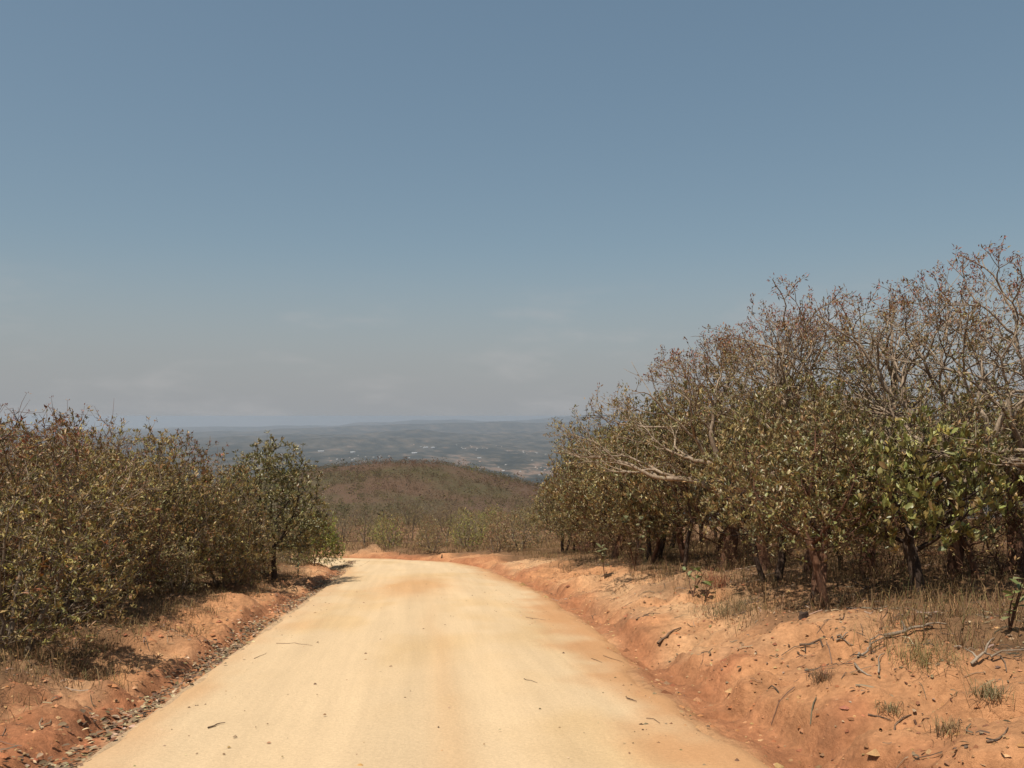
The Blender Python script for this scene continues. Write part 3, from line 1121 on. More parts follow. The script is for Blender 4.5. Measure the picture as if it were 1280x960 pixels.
for k, (th, h_, lab) in enumerate([(8, 1.7, 'low bush behind the bright green shrub at the inside of the bend'), (28, 2.0, 'bush hiding the road where it leaves the picture to the left'),
                                   (50, 2.2, 'farthest bush at the inside of the bend')]):
    bx_, by_ = AC[0] + 9.0 * math.cos(R(th)), AC[1] + 9.0 * math.sin(R(th))
    place(bush[k], 'thicket_bush', bx_, by_, h_, k * 2.1, lab, 'bush', wide=1.15)
p = at(52, 772)
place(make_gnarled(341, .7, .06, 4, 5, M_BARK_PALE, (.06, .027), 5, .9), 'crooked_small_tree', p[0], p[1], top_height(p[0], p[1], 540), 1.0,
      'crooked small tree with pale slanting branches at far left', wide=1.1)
for k, (px_, py_, h_, lab) in enumerate([(318, 731, 1.0, 'low olive shrub left of the round-crowned tree\'s trunk'), (346, 722, .9, 'low olive shrub right of the round-crowned tree\'s trunk'),
                                       (250, 744, 1.1, 'low olive shrub in front of the dip in the thicket')]):
    p = at(px_, py_)
    place(mid_shrub[0], 'low_shrub', p[0] - .5, p[1], h_, k * 2.0, lab, 'shrub', wide=1.2)
SIL_L = ([-200, 0, 60, 100, 140, 200, 245, 262, 300, 390, 420], [512, 516, 514, 524, 532, 542, 552, 592, 600, 625, 655])
spots = []; cnt = 0
for _ in range(4000):
    if cnt >= 40:
        break
    yy = rg.uniform(8.5, 46); xx = -rg.uniform(5.4, 17)
    if yy > 36 and lateral(np.array([xx]), np.array([yy]))[0] > -5.2:
        continue
    if any(math.hypot(xx - a, yy - b) < 1.55 for a, b in spots):
        continue
    px, py, _d = project((xx, yy, hgt(xx, yy)))
    if px < -150 or px > 372:
        continue
    top = np.interp(px, *SIL_L) + rg.uniform(14, 85)
    h = top_height(xx, yy, top)
    if h < 1.2:
        continue
    h = min(h, 4.4)
    spots.append((xx, yy))
    kind = rg.choice(['b', 'b', 'b', 'o', 'r'])
    pr = rg.choice({'b': bush, 'o': olive, 'r': red_bush}[kind])
    lab = {'b': 'brown-olive bush', 'o': 'olive-leaved tree', 'r': 'reddish twiggy bush'}[kind] + ' in the thicket' + (' close ' if -xx < 8 else ' deep ') + near_mark(px, MARK_L)
    nm = {'b': 'thicket_bush', 'o': 'olive_tree', 'r': 'twiggy_bush'}[kind]
    place(pr, nm, xx, yy, h, rg.uniform(0, 6.28), lab, 'tree' if kind == 'o' else 'bush', group='growth packed inside the left-hand thicket', wide=rg.uniform(1, 1.2))
    cnt += 1

# ------------------------------------------------------------------ scrub beyond the bend: single trees and shrubs
BEND = [(455, 683, 628, grey_bare[0], 'bare_tree', 'tree', 'bare grey tree standing behind the spoil heap', 1),
        (513, 676, 622, grey_bare[1], 'bare_tree', 'tree', 'pale dead tree standing out of the scrub beyond the bend', .7),
        (540, 690, 650, mid_shrub[0], 'scrub_bush', 'bush', 'olive bush right of centre on the far side of the bend', 1.1),
        (620, 690, 655, mid_shrub[2], 'scrub_bush', 'bush', 'yellow-brown bush left of the last tree in the right-hand row', 1.1),
        (585, 686, 645, mid_shrub[1], 'scrub_bush', 'bush', 'yellow-green bush on the far side of the bend', 1.2),
        (650, 688, 640, mid_shrub[0], 'scrub_bush', 'bush', 'grey-olive bush touching the last tree in the right-hand row', 1.1)]
for k, (px, py, top, pr, nm, cat, lab, wd) in enumerate(BEND):
    p = at(px, py)
    place(pr, nm, p[0], p[1], top_height(p[0], p[1], top), k * 1.1, lab, cat, wide=wd)
spots = []; cnt = 0
for _ in range(9000):
    if cnt >= 150:
        break
    yy = 52 + 85 * rg.random() ** 1.2; xx = rg.uniform(-22, 24)
    if lateral(np.array([xx]), np.array([yy]))[0] < 5.2:
        continue
    if any(math.hypot(xx - a, yy - b) < 1.9 for a, b in spots):
        continue
    px, py, _d = project((xx, yy, hgt(xx, yy)))
    if px < 355 or px > 720:
        continue
    spots.append((xx, yy))
    kind = rg.choice(['g', 's', 's', 's', 's', 's'])
    v = rg.choice([0, 0, 1, 1, 2])
    pr = grey_bare[v % 2] if kind == 'g' else mid_shrub[v]
    h = (rg.uniform(1.7, 2.7) if kind == 'g' else rg.uniform(1.2, 2.1)) * (1 if yy < 85 else .85)
    lab = ('bare grey tree' if kind == 'g' else ['olive bush', 'yellow-green bush', 'straw-brown bush'][v]) + ' in the' + (' near' if yy < 66 else ' middle' if yy < 90 else ' far') + ' scrub ' + near_mark(px, MARK_B)
    place(pr, 'bare_tree' if kind == 'g' else 'scrub_bush', xx, yy, h, rg.uniform(0, 6.28), lab, 'tree' if kind == 'g' else 'bush',
          group='scrub beyond the bend', wide=rg.uniform(.95, 1.3))
    cnt += 1


# ------------------------------------------------------------------ the far wooded slopes: one mass
def far_scrub():
    rng = np.random.default_rng(77)
    n = 14000
    # area-weighted along the wedge the valley opens
    d = np.sqrt(rng.uniform(125 ** 2, 620 ** 2, n * 2)); a = np.radians(rng.uniform(-17, 14, n * 2))
    x, y = d * np.sin(a), d * np.cos(a)
    k = fbm(x / 18, y / 18, 3, 131)
    ok = rng.random(len(x)) < .62 + .5 * k
    x, y, d = x[ok][:n], y[ok][:n], d[ok][:n]
    n = len(x)
    z = H(x, y)
    hh = rng.uniform(1.1, 2.6, n) * (1 + .8 * (rng.random(n) < .05)); rr = hh * rng.uniform(.5, .8, n)
    m1 = fbm(x / 30, y / 30, 3, 141); m2 = fbm(x / 70, y / 70, 3, 142)
    olive_ = np.array([.120, .100, .046]); brown_ = np.array([.155, .098, .060]); pink_ = np.array([.190, .105, .076]); dark_ = np.array([.045, .048, .025])
    c = lerp(olive_, brown_, sstep(-.25, .25, m1 + rng.normal(0, .22, n)))
    c = lerp(c, pink_, sstep(0, .45, m2 + rng.normal(0, .2, n)) * .7)
    c = np.where((rng.random(n) < .05)[:, None], dark_, c)
    c = np.where((rng.random(n) < .05)[:, None], np.array([.16, .15, .045]), c)
    per = 28
    N = n * per
    v = rng.normal(0, 1, (N, 3)); v /= np.linalg.norm(v, axis=1)[:, None]
    v *= rng.uniform(.45, 1.0, (N, 1)) ** .5
    cx = np.repeat(np.stack([x, y, z + hh * .52], 1), per, 0)
    P = cx + v * np.stack([np.repeat(rr, per), np.repeat(rr, per), np.repeat(hh * .52, per)], 1)
    L = rng.uniform(.25, .6, N) * np.repeat(hh / 2.8, per)
    e1 = rng.normal(0, 1, (N, 3)); e1 /= np.linalg.norm(e1, axis=1)[:, None]
    e2 = rng.normal(0, 1, (N, 3)); e2 = np.cross(e1, e2); e2 /= np.linalg.norm(e2, axis=1)[:, None]
    V = np.stack([P + e1 * L[:, None] * .6, P - e1 * L[:, None] * .4 + e2 * L[:, None] * .4, P - e1 * L[:, None] * .4 - e2 * L[:, None] * .4], 1).reshape(-1, 3)
    F = np.arange(N * 3).reshape(-1, 3)
    cols = np.repeat(np.repeat(c, per, 0) * (1.15 + rng.normal(0, .12, (N, 1))), 3, 0)
    me = mesh_np('far_scrub', V, F, [M_SCRUB], np.clip(cols, .01, .5))
    link('hillside_scrub', me, kind='stuff', label='brown and olive scrub covering the hill beyond the bend', category='scrub')


far_scrub()


# ------------------------------------------------------------------ dry grass, dead leaves, clods
def grass_mesh(name, pts, heights, blades, spread, palette, weights, seed, wd=.003, mat=None, splay=(.25, 1.6)):
    rng = np.random.default_rng(seed)
    n = len(pts) * blades
    p = np.repeat(pts, blades, 0) + np.concatenate([rng.normal(0, spread, (n, 2)), np.zeros((n, 1))], 1)
    h = np.repeat(heights, blades) * rng.uniform(.45, 1.15, n)
    a = rng.uniform(0, 2 * math.pi, n); b = rng.uniform(*splay, n)
    out = np.stack([np.cos(a), np.sin(a), np.zeros(n)], 1)
    side = np.stack([-np.sin(a), np.cos(a), np.zeros(n)], 1) * (wd * rng.uniform(.7, 1.4, n))[:, None]
    mid = p + out * (h * b * .35)[:, None] + np.array([0, 0, 1]) * (h * .6)[:, None]
    tip = p + out * (h * b)[:, None] + np.array([0, 0, 1]) * (h * np.maximum(.12, 1 - .45 * b))[:, None]
    V = np.stack([p - side, p + side, mid + side * .7, mid - side * .7, tip], 1).reshape(-1, 3)
    i = np.arange(n) * 5
    F = np.concatenate([np.stack([i, i + 1, i + 2], 1), np.stack([i, i + 2, i + 3], 1), np.stack([i + 3, i + 2, i + 4], 1)])
    cols = np.repeat(pick_cols(rng, n, palette, weights), 5, 0)
    return mesh_np(name, V, F, [mat or M_GRASS], cols)


GP = [(.27, .175, .085), (.19, .115, .055), (.13, .078, .042), (.13, .11, .045)]


def scatter(n, xr, yr, ok, seed):
    rng = np.random.default_rng(seed)
    x = rng.uniform(*xr, n); y = yr[0] + (yr[1] - yr[0]) * rng.random(n) ** 1.5
    u = lateral(x, y)
    m = ok(x, y, u, rng)
    x, y = x[m], y[m]
    return np.stack([x, y, H(x, y) - .01], 1), rng


pts, rng = scatter(26000, (4.6, 24), (6, 48), lambda x, y, u, r: r.random(len(x)) < sstep(4.0, 6.0, u + 1.5 * fbm(x / 1.6, y / 1.6, 3, 151)) * np.clip(.42 + .9 * fbm(x / 1.1, y / 1.1, 3, 152) + .3 * sstep(7, 10, u), 0, 1), 301)
link('dry_grass', grass_mesh('dry_grass', pts, rng.uniform(.12, .5, len(pts)), 8, .12, GP, [2.0, 3.2, 2.5, 1.0], 302, .0034), kind='stuff', label='dry brown grass under the trees on the right bank', category='grass')
pts, rng = scatter(15000, (-11, -3.6), (6, 44), lambda x, y, u, r: r.random(len(x)) < sstep(3.7, 4.6, -u + .9 * fbm(x / 1.3, y / 1.3, 3, 153)) * np.clip(.6 + .8 * fbm(x / 1.0, y / 1.0, 3, 154), 0, 1), 303)
link('dry_grass', grass_mesh('dry_grass', pts, rng.uniform(.10, .36, len(pts)), 9, .11, GP, [1.6, 3.2, 3.2, 1.2], 304, .0032), kind='stuff', label='dry brown grass at the foot of the left-hand thicket', category='grass')
pts, rng = scatter(9000, (-22, 26), (48, 100), lambda x, y, u, r: (u > 4.4) & (np.abs(np.degrees(np.arctan2(x, y))) < 13), 305)
link('dry_grass', grass_mesh('dry_grass', pts, rng.uniform(.15, .5, len(pts)), 7, .22, GP, [2, 3, 2.5, .6], 306, .010), kind='stuff', label='pale dry grass beyond the bend', category='grass')


def litter(name, x, y, size, palette, weights, seed, label, lift=.012):
    rng = np.random.default_rng(seed)
    n = len(x)
    z = np.maximum(H(x, y), base_z(x, y) + np.where(np.abs(lateral(x, y)) < 2.8, .05 * (1 - (lateral(x, y) / HW) ** 2), -9)) + lift * rng.uniform(.3, 1.6, n)
    a = rng.uniform(0, 2 * math.pi, n)
    d = np.stack([np.cos(a), np.sin(a), rng.normal(0, .16, n)], 1)
    up = rng.normal(0, .22, (n, 3)) + np.array([0, 0, 1.])
    L = size * rng.uniform(.5, 1.3, n)
    V, F, C = leaves_np(np.stack([x, y, z], 1), d, up, L, L * .75, pick_cols(rng, n, palette, weights, .3), False)
    link(name, mesh_np(name, V, F, [M_DEAD], C), kind='stuff', label=label, category='leaf litter')


DL = [(.24, .17, .10), (.15, .10, .062), (.085, .055, .035), (.36, .27, .17), (.22, .10, .05)]
rng = np.random.default_rng(401)
n = 7500
y = 5 + 39 * rng.random(n) ** 1.7; k = fbm(y / 1.5, y * 0, 3, 161)
u = 3.18 + rng.normal(0, .14, n) + .05 * k + .12 * (rng.random(n) < .08) * rng.normal(0, 1, n)
m = rng.random(n) < .75 + .9 * k
litter('dead_leaves', -u[m], y[m], .08, DL, [4, 3, 1.5, 2.4, .8], 402, 'grey-brown dead leaves drifted into the left-hand gutter', .025)
pts, rng = scatter(30000, (3.4, 20), (5, 40), lambda x, y, u, r: (u > 3.5) & (r.random(len(x)) < np.clip(.16 + .45 * sstep(3.9, 5.5, u) + 1.0 * fbm(x * .9, y * .9, 3, 163), 0, 1)), 403)
litter('dead_leaves', pts[:, 0], pts[:, 1], .055, DL, [3, 3, 1.0, .8, 2.2], 404, 'dead leaves scattered over the right bank and under its trees')
pts, rng = scatter(16000, (-9, -3.4), (5, 42), lambda x, y, u, r: (u < -3.45) & (r.random(len(x)) < np.clip(.12 + .4 * sstep(3.9, 5, -u) + .8 * fbm(x * .9, y * .9, 3, 165), 0, 1)), 405)
litter('dead_leaves', pts[:, 0], pts[:, 1], .055, DL, [3, 3, 1.0, .8, 2.2], 406, 'dead leaves scattered over the left bank below the thicket')


def clods(name, x, y, size, seed, label, mat, palette):
    """small angular lumps"""
    rng = np.random.default_rng(seed)
    n = len(x)
    lat = lateral(x, y)
    z = np.where(np.abs(lat) < 2.8, base_z(x, y) + .05 * (1 - (lat / HW) ** 2), H(x, y))
    ico = np.array([[0, 0, .8], [.9, 0, .1], [.28, .85, .15], [-.73, .53, .05], [-.7, -.5, .15], [.3, -.86, .05]])
    f = np.array([[0, 1, 2], [0, 2, 3], [0, 3, 4], [0, 4, 5], [0, 5, 1]])
    s = size * np.exp(rng.normal(0, .5, n)); a = rng.uniform(0, 6.28, n)
    ca, sa = np.cos(a), np.sin(a)
    T = ico[None] * (1 + rng.normal(0, .22, (n, 6, 3)))
    X = (T[..., 0] * ca[:, None] - T[..., 1] * sa[:, None]) * s[:, None] + x[:, None]
    Y = (T[..., 0] * sa[:, None] + T[..., 1] * ca[:, None]) * s[:, None] * .8 + y[:, None]
    Z = T[..., 2] * s[:, None] * .75 + z[:, None] - .25 * s[:, None]
    V = np.stack([X, Y, Z], -1).reshape(-1, 3)
    F = ((np.arange(n) * 6)[:, None, None] + f[None]).reshape(-1, 3)
    C = np.repeat(pick_cols(rng, n, palette, [1] * len(palette), .2), 6, 0)
    link(name, mesh_np(name, V, F, [mat], C), kind='stuff', label=label, category='pebbles')




def twig_litter(name, pts, seed, label):
    rng = np.random.default_rng(seed)
    n = len(pts)
    a = rng.uniform(0, 2 * math.pi, n); L = .075 * np.exp(rng.normal(0, .5, n))
    d = np.stack([np.cos(a), np.sin(a), np.zeros(n)], 1) * L[:, None]
    bend = np.stack([-np.sin(a), np.cos(a), np.zeros(n)], 1) * (L * rng.normal(0, .16, n))[:, None]
    q = [pts - d, pts - d * .3 + bend, pts + d * .4 + bend * .7, pts + d]
    wd = .0035 * rng.uniform(.7, 2.0, n)
    V = []
    for i, c in enumerate(q):
        c = c.copy(); c[:, 2] = H(c[:, 0], c[:, 1]) + .012 + .01 * rng.random(n)
        s_ = np.stack([-np.sin(a), np.cos(a), np.zeros(n)], 1) * wd[:, None]
        V += [c - s_, c + s_, c + np.array([0, 0, 1]) * (wd * 1.7)[:, None]]
    V = np.stack(V, 1).reshape(-1, 3)
    f = []
    for i in range(3):
        b = i * 3
        for j, k in ((0, 2), (2, 1)):
            f += [(b + j, b + k, b + 3 + k), (b + j, b + 3 + k, b + 3 + j)]
    F = ((np.arange(n) * 12)[:, None, None] + np.array(f)[None]).reshape(-1, 3)
    C = np.repeat(pick_cols(rng, n, [(.30, .23, .16), (.16, .11, .07), (.08, .055, .04)], [1.2, 2, 2], .2), 12, 0)
    link(name, mesh_np(name, V, F, [M_DEAD], C), kind='stuff', label=label, category='twigs')


pts, rng = scatter(7000, (3.4, 18), (5, 36), lambda x, y, u, r: (u > 3.6) & (r.random(len(x)) < np.clip(.10 + .5 * sstep(4, 6, u) + .7 * fbm(x * .8, y * .8, 3, 181), 0, 1)), 421)
twig_litter('dead_twigs', pts, 422, 'dead twigs strewn over the right bank')
pts, rng = scatter(2600, (-8, -3.5), (5, 36), lambda x, y, u, r: (u < -3.5) & (r.random(len(x)) < np.clip(.2 + .7 * fbm(x * .8, y * .8, 3, 182), 0, 1)), 423)
twig_litter('dead_twigs', pts, 424, 'dead twigs strewn over the left bank')
SC = [tuple(ORANGE), tuple(REDDISH), (.46, .27, .13), (.38, .19, .09)]
pts, rng = scatter(22000, (2.7, 9), (4.5, 36), lambda x, y, u, r: (u > 2.9) & (r.random(len(x)) < .5 * (1 - sstep(5, 9, u)) + .05), 411)
clods('soil_clods', pts[:, 0], pts[:, 1], .015, 412, 'crumbs of red soil on the right bank', M_SOIL, SC)
pts, rng = scatter(2600, (2.8, 8), (4.5, 34), lambda x, y, u, r: (u - edge_out(y) > 2.9) & (r.random(len(x)) < np.clip(.55 * np.exp(-((u - edge_out(y) - 3.4) / .5) ** 2) + .12 + .5 * fbm(x, y, 3, 191), 0, 1)), 417)
clods('soil_clods', pts[:, 0], pts[:, 1], .034, 418, 'lumps of red soil along the right-hand gutter', M_SOIL, SC)
pts, rng = scatter(900, (-5, -3.2), (4.5, 34), lambda x, y, u, r: (u < -3.4) & (r.random(len(x)) < .5), 419)
clods('soil_clods', pts[:, 0], pts[:, 1], .032, 420, 'lumps of red soil along the left bank', M_SOIL, SC)
pts, rng = scatter(9000, (-6, -2.8), (4.5, 36), lambda x, y, u, r: (u < -3.2), 413)
clods('soil_clods', pts[:, 0], pts[:, 1], .018, 414, 'crumbs of red soil on the left bank', M_SOIL, SC)
pts, rng = scatter(6000, (-2.85, 3.0), (4.5, 40), lambda x, y, u, r: r.random(len(x)) < .05 + .8 * sstep(1.0, 2.7, np.abs(u)) ** 1.5 * np.clip(.4 + fbm(x, y, 3, 171), 0, 1), 415)
clods('road_pebbles', pts[:, 0], pts[:, 1], .013, 416, 'small brown pebbles and crumbs strewn along the road edges', M_SOIL, [(.24, .15, .08), (.38, .22, .11), (.15, .095, .055), (.45, .34, .2)])


# ------------------------------------------------------------------ fallen branches, sticks and twigs: things of their own
def stick(name, pix, r0, label, mat, forks=(), category='branch', seed=0, lift=0.0):
    rg_ = np.random.default_rng(seed + 900); r0 = r0 * .75
    pts = [at(*q) for q in pix]
    # densify and drape over the ground
    out = []
    for a, b in zip(pts[:-1], pts[1:]):
        nseg = max(2, int(np.linalg.norm(b - a) / .10))
        for i in range(nseg):
            out.append(a + (b - a) * i / nseg)
    out.append(pts[-1])
    out = np.array(out)
    out[:, :2] += rg_.normal(0, .010, (len(out), 2))
    zz = np.array([top_z(q[0], q[1]) for q in out])
    ks = np.ones(5) / 5
    if len(zz) >= 5:
        sm = np.convolve(np.pad(zz, 2, mode='edge'), ks, 'valid'); zz = np.maximum(zz, sm)
    out[:, 2] = zz + r0 * .7 + lift * np.sin(np.linspace(0, math.pi, len(out)))
    o0 = out[0].copy()
    rad = np.linspace(r0, r0 * .45, len(out))
    lines = [(out - o0, rad, 6)]
    for t, ang, L in forks:
        i = min(len(out) - 2, int(t * len(out)))
        d = out[i + 1] - out[i]; d[2] = 0; d /= np.linalg.norm(d) + 1e-9
        dd = np.array([d[0] * math.cos(ang) - d[1] * math.sin(ang), d[0] * math.sin(ang) + d[1] * math.cos(ang), .45])
        q = [out[i] - o0 + dd * L * s + np.array([0, 0, -.25 * L * s * s]) + rg_.normal(0, .006, 3) for s in (0, .35, .7, 1)]
        lines.append((np.array(q), np.array([.7, .55, .4, .25]) * r0, 5))
    me = tubes_mesh(name, lines, mat)
    o = link(name, me, label=label, category=category)
    o.location = o0
    return o


stick('fallen_branch', [(1000, 812), (1025, 805), (1040, 803)], .022, 'grey branch lying flat at the left of the fallen sticks on the right bank', M_STICK_D, [(.5, .6, .25)], seed=1)
stick('fallen_branch', [(1046, 797), (1054, 804), (1068, 812)], .016, 'pale stick crossing a shorter one on the right bank', M_STICK, seed=2)
stick('fallen_branch', [(1046, 808), (1054, 801), (1062, 794)], .018, 'short pale stick crossing another on the right bank', M_STICK, seed=3)
stick('fallen_branch', [(1074, 823), (1088, 812), (1099, 798), (1112, 797)], .019, 'long curved pale branch bowed over the right bank', M_STICK, [(.6, -.7, .3)], seed=4, lift=.08)
stick('fallen_branch', [(1108, 798), (1132, 796), (1150, 789), (1164, 784)], .032, 'thickest pale fallen branch below the big-leaved tree', M_STICK, [(.3, .8, .3), (.65, -.6, .25)], seed=5, lift=.05)
stick('fallen_branch', [(1084, 897), (1100, 898), (1114, 901)], .014, 'upper of two dark sticks by the small green tuft', M_STICK_D, seed=6)
stick('fallen_branch', [(1100, 913), (1120, 907), (1140, 896)], .017, 'longer lower dark stick by the small green tuft', M_STICK_D, seed=7)
stick('fallen_branch', [(1142, 906), (1162, 902)], .015, 'short reddish stick right of the two dark sticks', M_BARK_RED, seed=8)
stick('fallen_branch', [(1070, 834), (1078, 842), (1090, 847)], .018, 'short thick pale stick on bare soil below the curved branch', M_STICK, seed=9)
stick('fallen_branch', [(1097, 845), (1099, 832), (1104, 820)], .013, 'thin pale stick pointing up the right bank', M_STICK, seed=10, lift=.05)
stick('fallen_branch', [(1212, 832), (1230, 829), (1243, 826)], .022, 'forked grey root with upright prongs at the right edge', M_STICK, [(.5, .9, .35), (.8, -.9, .3), (.3, 1.4, .2)], seed=11, lift=.06)
stick('fallen_branch', [(1234, 934), (1248, 926), (1262, 913)], .013, 'dark thin stick in the lower right corner', M_STICK_D, seed=12)
stick('fallen_branch', [(824, 807), (836, 797), (850, 786)], .030, 'thick dark stick lying alone on the right bank slope', M_STICK_D, seed=13)
stick('fallen_branch', [(1058, 752), (1080, 745), (1104, 733)], .024, 'dark bent branch on the ground between the two big trunks', M_STICK_D, [(.4, .9, .4), (.7, -.7, .3)], seed=14, lift=.10)
stick('fallen_branch', [(1060, 762), (1090, 760), (1112, 757)], .018, 'straight grey branch lying between the two big trunks', M_STICK, seed=15)
stick('fallen_branch', [(795, 776), (806, 770), (818, 768)], .017, 'dark stick among leaf litter above the gutter bend', M_STICK_D, [(.5, .7, .3)], seed=16)
TW = [([(658, 778), (670, 779), (683, 781)], 'thin twig on the right of the road, farthest of the road twigs'),
      ([(753, 827), (766, 829), (781, 833)], 'long twig lying near the right edge of the road'),
      ([(741, 831), (752, 836)], 'short dark twig just left of the long twig'),
      ([(784, 884), (795, 888)], 'stubby dark twig on the road below the long twig'),
      ([(808, 910), (816, 912), (826, 916)], 'thin twig on the road at lower right'),
      ([(655, 861), (663, 863), (673, 866)], 'slender twig on the road right of its middle'),
      ([(318, 831), (326, 828), (334, 825)], 'dark twig on the left side of the road'),
      ([(345, 812), (368, 812), (392, 816)], 'long thin pale twig on the left side of the road'),
      ([(260, 923), (270, 919), (282, 917)], 'thick short twig at the lower left of the road'),
      ([(449, 711), (456, 708), (462, 704)], 'tiny twig on the road just before the bend'),
      ([(848, 866), (855, 870)], 'dark chip of wood in the right-hand gutter')]
for k, (pix, lab) in enumerate(TW):
    stick('twig', pix, (.0055 if k not in (3, 8, 10) else .011), lab, M_STICK_D if k not in (7,) else M_BARK_RED, category='twig', seed=40 + k)


# ------------------------------------------------------------------ seedlings, tufts, stumps
def seedling(name, px, py, height, n, leafL, cols, label, seed, stems=1, category='plant', spread=.35, wd=.55):
    rg_ = np.random.default_rng(seed)
    p = at(px, py)
    e = empty(name, (p[0], p[1], hgt(p[0], p[1]) - .02), 0, label=label, category=category)
    lines = []; tips = []
    for s in range(stems):
        a = rg_.uniform(0, 6.28)
        top = np.array([spread * math.cos(a) * rg_.uniform(.2, 1), spread * math.sin(a) * rg_.uniform(.2, 1), height * rg_.uniform(.75, 1)])
        q = np.array([top * t + np.array([0, 0, .12 * math.sin(t * 3.14)]) * height + rg_.normal(0, .008, 3) for t in (0, .3, .6, .85, 1)])
        q[0] = (0, 0, 0)
        lines.append((q, np.array([.012, .010, .008, .006, .004]), 5)); tips.append(q)
    link('stem', tubes_mesh('stem', lines, M_BARK_RED), e)
    ms = [mesh_np('leaf', LEAF_V * np.array([1, 1.4, 1]), LEAF_F, [M_GLOSSY], np.tile(np.array(c), (len(LEAF_V), 1)), smooth=True) for c in cols]
    for k in range(n):
        q = tips[k % stems]
        t = rg_.uniform(.2, 1)
        i = min(3, int(t * 4)); pos = q[i] + (q[i + 1] - q[i]) * (t * 4 - i)
        a = rg_.uniform(0, 6.28)
        d = np.array([math.cos(a), math.sin(a), rg_.uniform(-.15, .9)])
        up = np.array([-.5 * math.cos(a), -.5 * math.sin(a), 1]) + rg_.normal(0, .25, 3)
        L = leafL * rg_.uniform(.65, 1.15)
        leaf_object(e, pos, d, up, L, L * wd, ms[int(rg_.integers(len(ms)))])
    return e


GRN = [(.17, .19, .06), (.13, .15, .045), (.21, .21, .09)]
GRY = [(.17, .17, .085), (.13, .13, .06), (.21, .19, .10)]
seedling('broadleaf_seedling', 866, 747, .55, 16, .19, GRN, 'big-leaved green seedling at the edge of the right bank', 501, 3)
seedling('broadleaf_seedling', 882, 750, .30, 9, .18, GRN, 'low flat green seedling right beside the tallest seedling', 502, 2)
seedling('broadleaf_seedling', 756, 724, .95, 22, .19, GRY, 'upright grey-green seedling leaning over the right bank', 503, 2, spread=.25)
seedling('broadleaf_seedling', 793, 712, 1.5, 36, .20, GRY, 'tall grey-green sapling behind the upright seedling', 504, 4, spread=.8)
seedling('broadleaf_seedling', 1262, 790, .6, 18, .14, GRN, 'green leafy seedling at the right edge under the trees', 505, 3)
seedling('broadleaf_seedling', 128, 768, 1.05, 18, .10, [(.20, .24, .04), (.16, .19, .03)], 'bright green sprig in the left-hand thicket', 506, 3, spread=.3)
seedling('orange_leaved_sapling', 44, 790, 1.2, 10, .16, [(.40, .17, .04), (.32, .12, .03), (.45, .24, .07)], 'small sapling with withered orange leaves at far left', 507, 2, spread=.22)
seedling('broadleaf_seedling', 372, 722, .42, 10, .15, GRN, 'low seedling at the foot of the round-crowned tree', 508, 2)
seedling('broadleaf_seedling', 413, 704, .5, 14, .14, GRY, 'little grey seedling at the tip of the left bank before the bend', 509, 3)


def tuft(px, py, hh, n, pal, label, seed, name='grass_tuft', spread=.05, wd=.0026, cat='grass tuft'):
    p = at(px, py); n *= 2
    pts = np.zeros((1, 3))
    me = grass_mesh(name, pts, np.array([hh * .75]), n, spread * 1.3, pal, [1] * len(pal), seed, wd, None, (.3, 1.7))
    o = link(name, me, label=label, category=cat)
    o.location = (p[0], p[1], hgt(p[0], p[1]) - .01)
    return o


tuft(1114, 889, .17, 60, [(.17, .145, .07), (.23, .17, .09)], 'small green grass tuft above the two dark sticks', 601)
tuft(1236, 871, .22, 70, [(.18, .15, .075), (.23, .175, .095)], 'green-grey tuft on the bare soil near the right edge', 602)
tuft(1186, 915, .20, 60, [(.20, .13, .07), (.26, .18, .09)], 'withered brown tuft in the lower right corner', 603)
tuft(1028, 850, .22, 90, [(.22, .13, .07), (.14, .085, .05)], 'withered dark tuft on the bare right bank', 604)
tuft(893, 735, .6, 60, [(.28, .10, .055), (.22, .085, .045), (.32, .16, .085)], 'dry red sprig glowing under the right-hand trees', 605, 'dry_red_sprig', .10, .004, 'plant')
tuft(1165, 828, .34, 150, [(.18, .15, .06), (.24, .17, .08)], 'broad clump of olive grass right of the thick fallen branch', 606, spread=.16)
tuft(935, 765, .38, 170, [(.16, .12, .06), (.22, .16, .085), (.11, .085, .045)], 'thick grey-brown clump of grass left of the burnt stump', 607, spread=.2)
tuft(905, 768, .34, 150, [(.16, .12, .06), (.22, .16, .085), (.11, .085, .045)], 'grey-brown clump of grass right of the low flat seedling', 608, spread=.18)


def stump(px, py, hh, r, label, seed, mat):
    rg_ = np.random.default_rng(seed)
    p = at(px, py)
    sides = 12; rings = 7
    V = []
    for i in range(rings):
        t = i / (rings - 1)
        for k in range(sides):
            a = k * 2 * math.pi / sides
            rr = r * (1 + .55 * math.exp(-t * 4) - .15 * t) * (1 + .18 * math.sin(3 * a + seed)) * (1 + rg_.normal(0, .05))
            V.append((rr * math.cos(a) + .1 * hh * t, rr * math.sin(a), hh * t * (1 + (.10 * math.sin(a * 2 + seed) + rg_.normal(0, .05)) * (t > .9)) - .05))
    V.append((.1 * hh, 0, hh * .55))
    F = []
    for i in range(rings - 1):
        for k in range(sides):
            a, b = i * sides + k, i * sides + (k + 1) % sides
            F += [(a, b, b + sides), (a, b + sides, a + sides)]
    for k in range(sides):
        F.append(((rings - 1) * sides + k, (rings - 1) * sides + (k + 1) % sides, rings * sides))
    me = mesh_np('stump', V, F, [mat], smooth=False)
    o = link('tree_stump', me, label=label, category='stump')
    o.location = (p[0], p[1], hgt(p[0], p[1]))
    return o


stump(1003, 774, .13, .06, 'dark burnt stump left of the forked red-brown trunk', 3, M_BARK_DARK)
stump(1014, 757, .24, .035, 'thin upright cut stake beside the burnt stump', 5, M_BARK_DARK)
stump(552, 698, .20, .03, 'small dark stump on the far verge of the bend', 8, M_BARK_DARK)


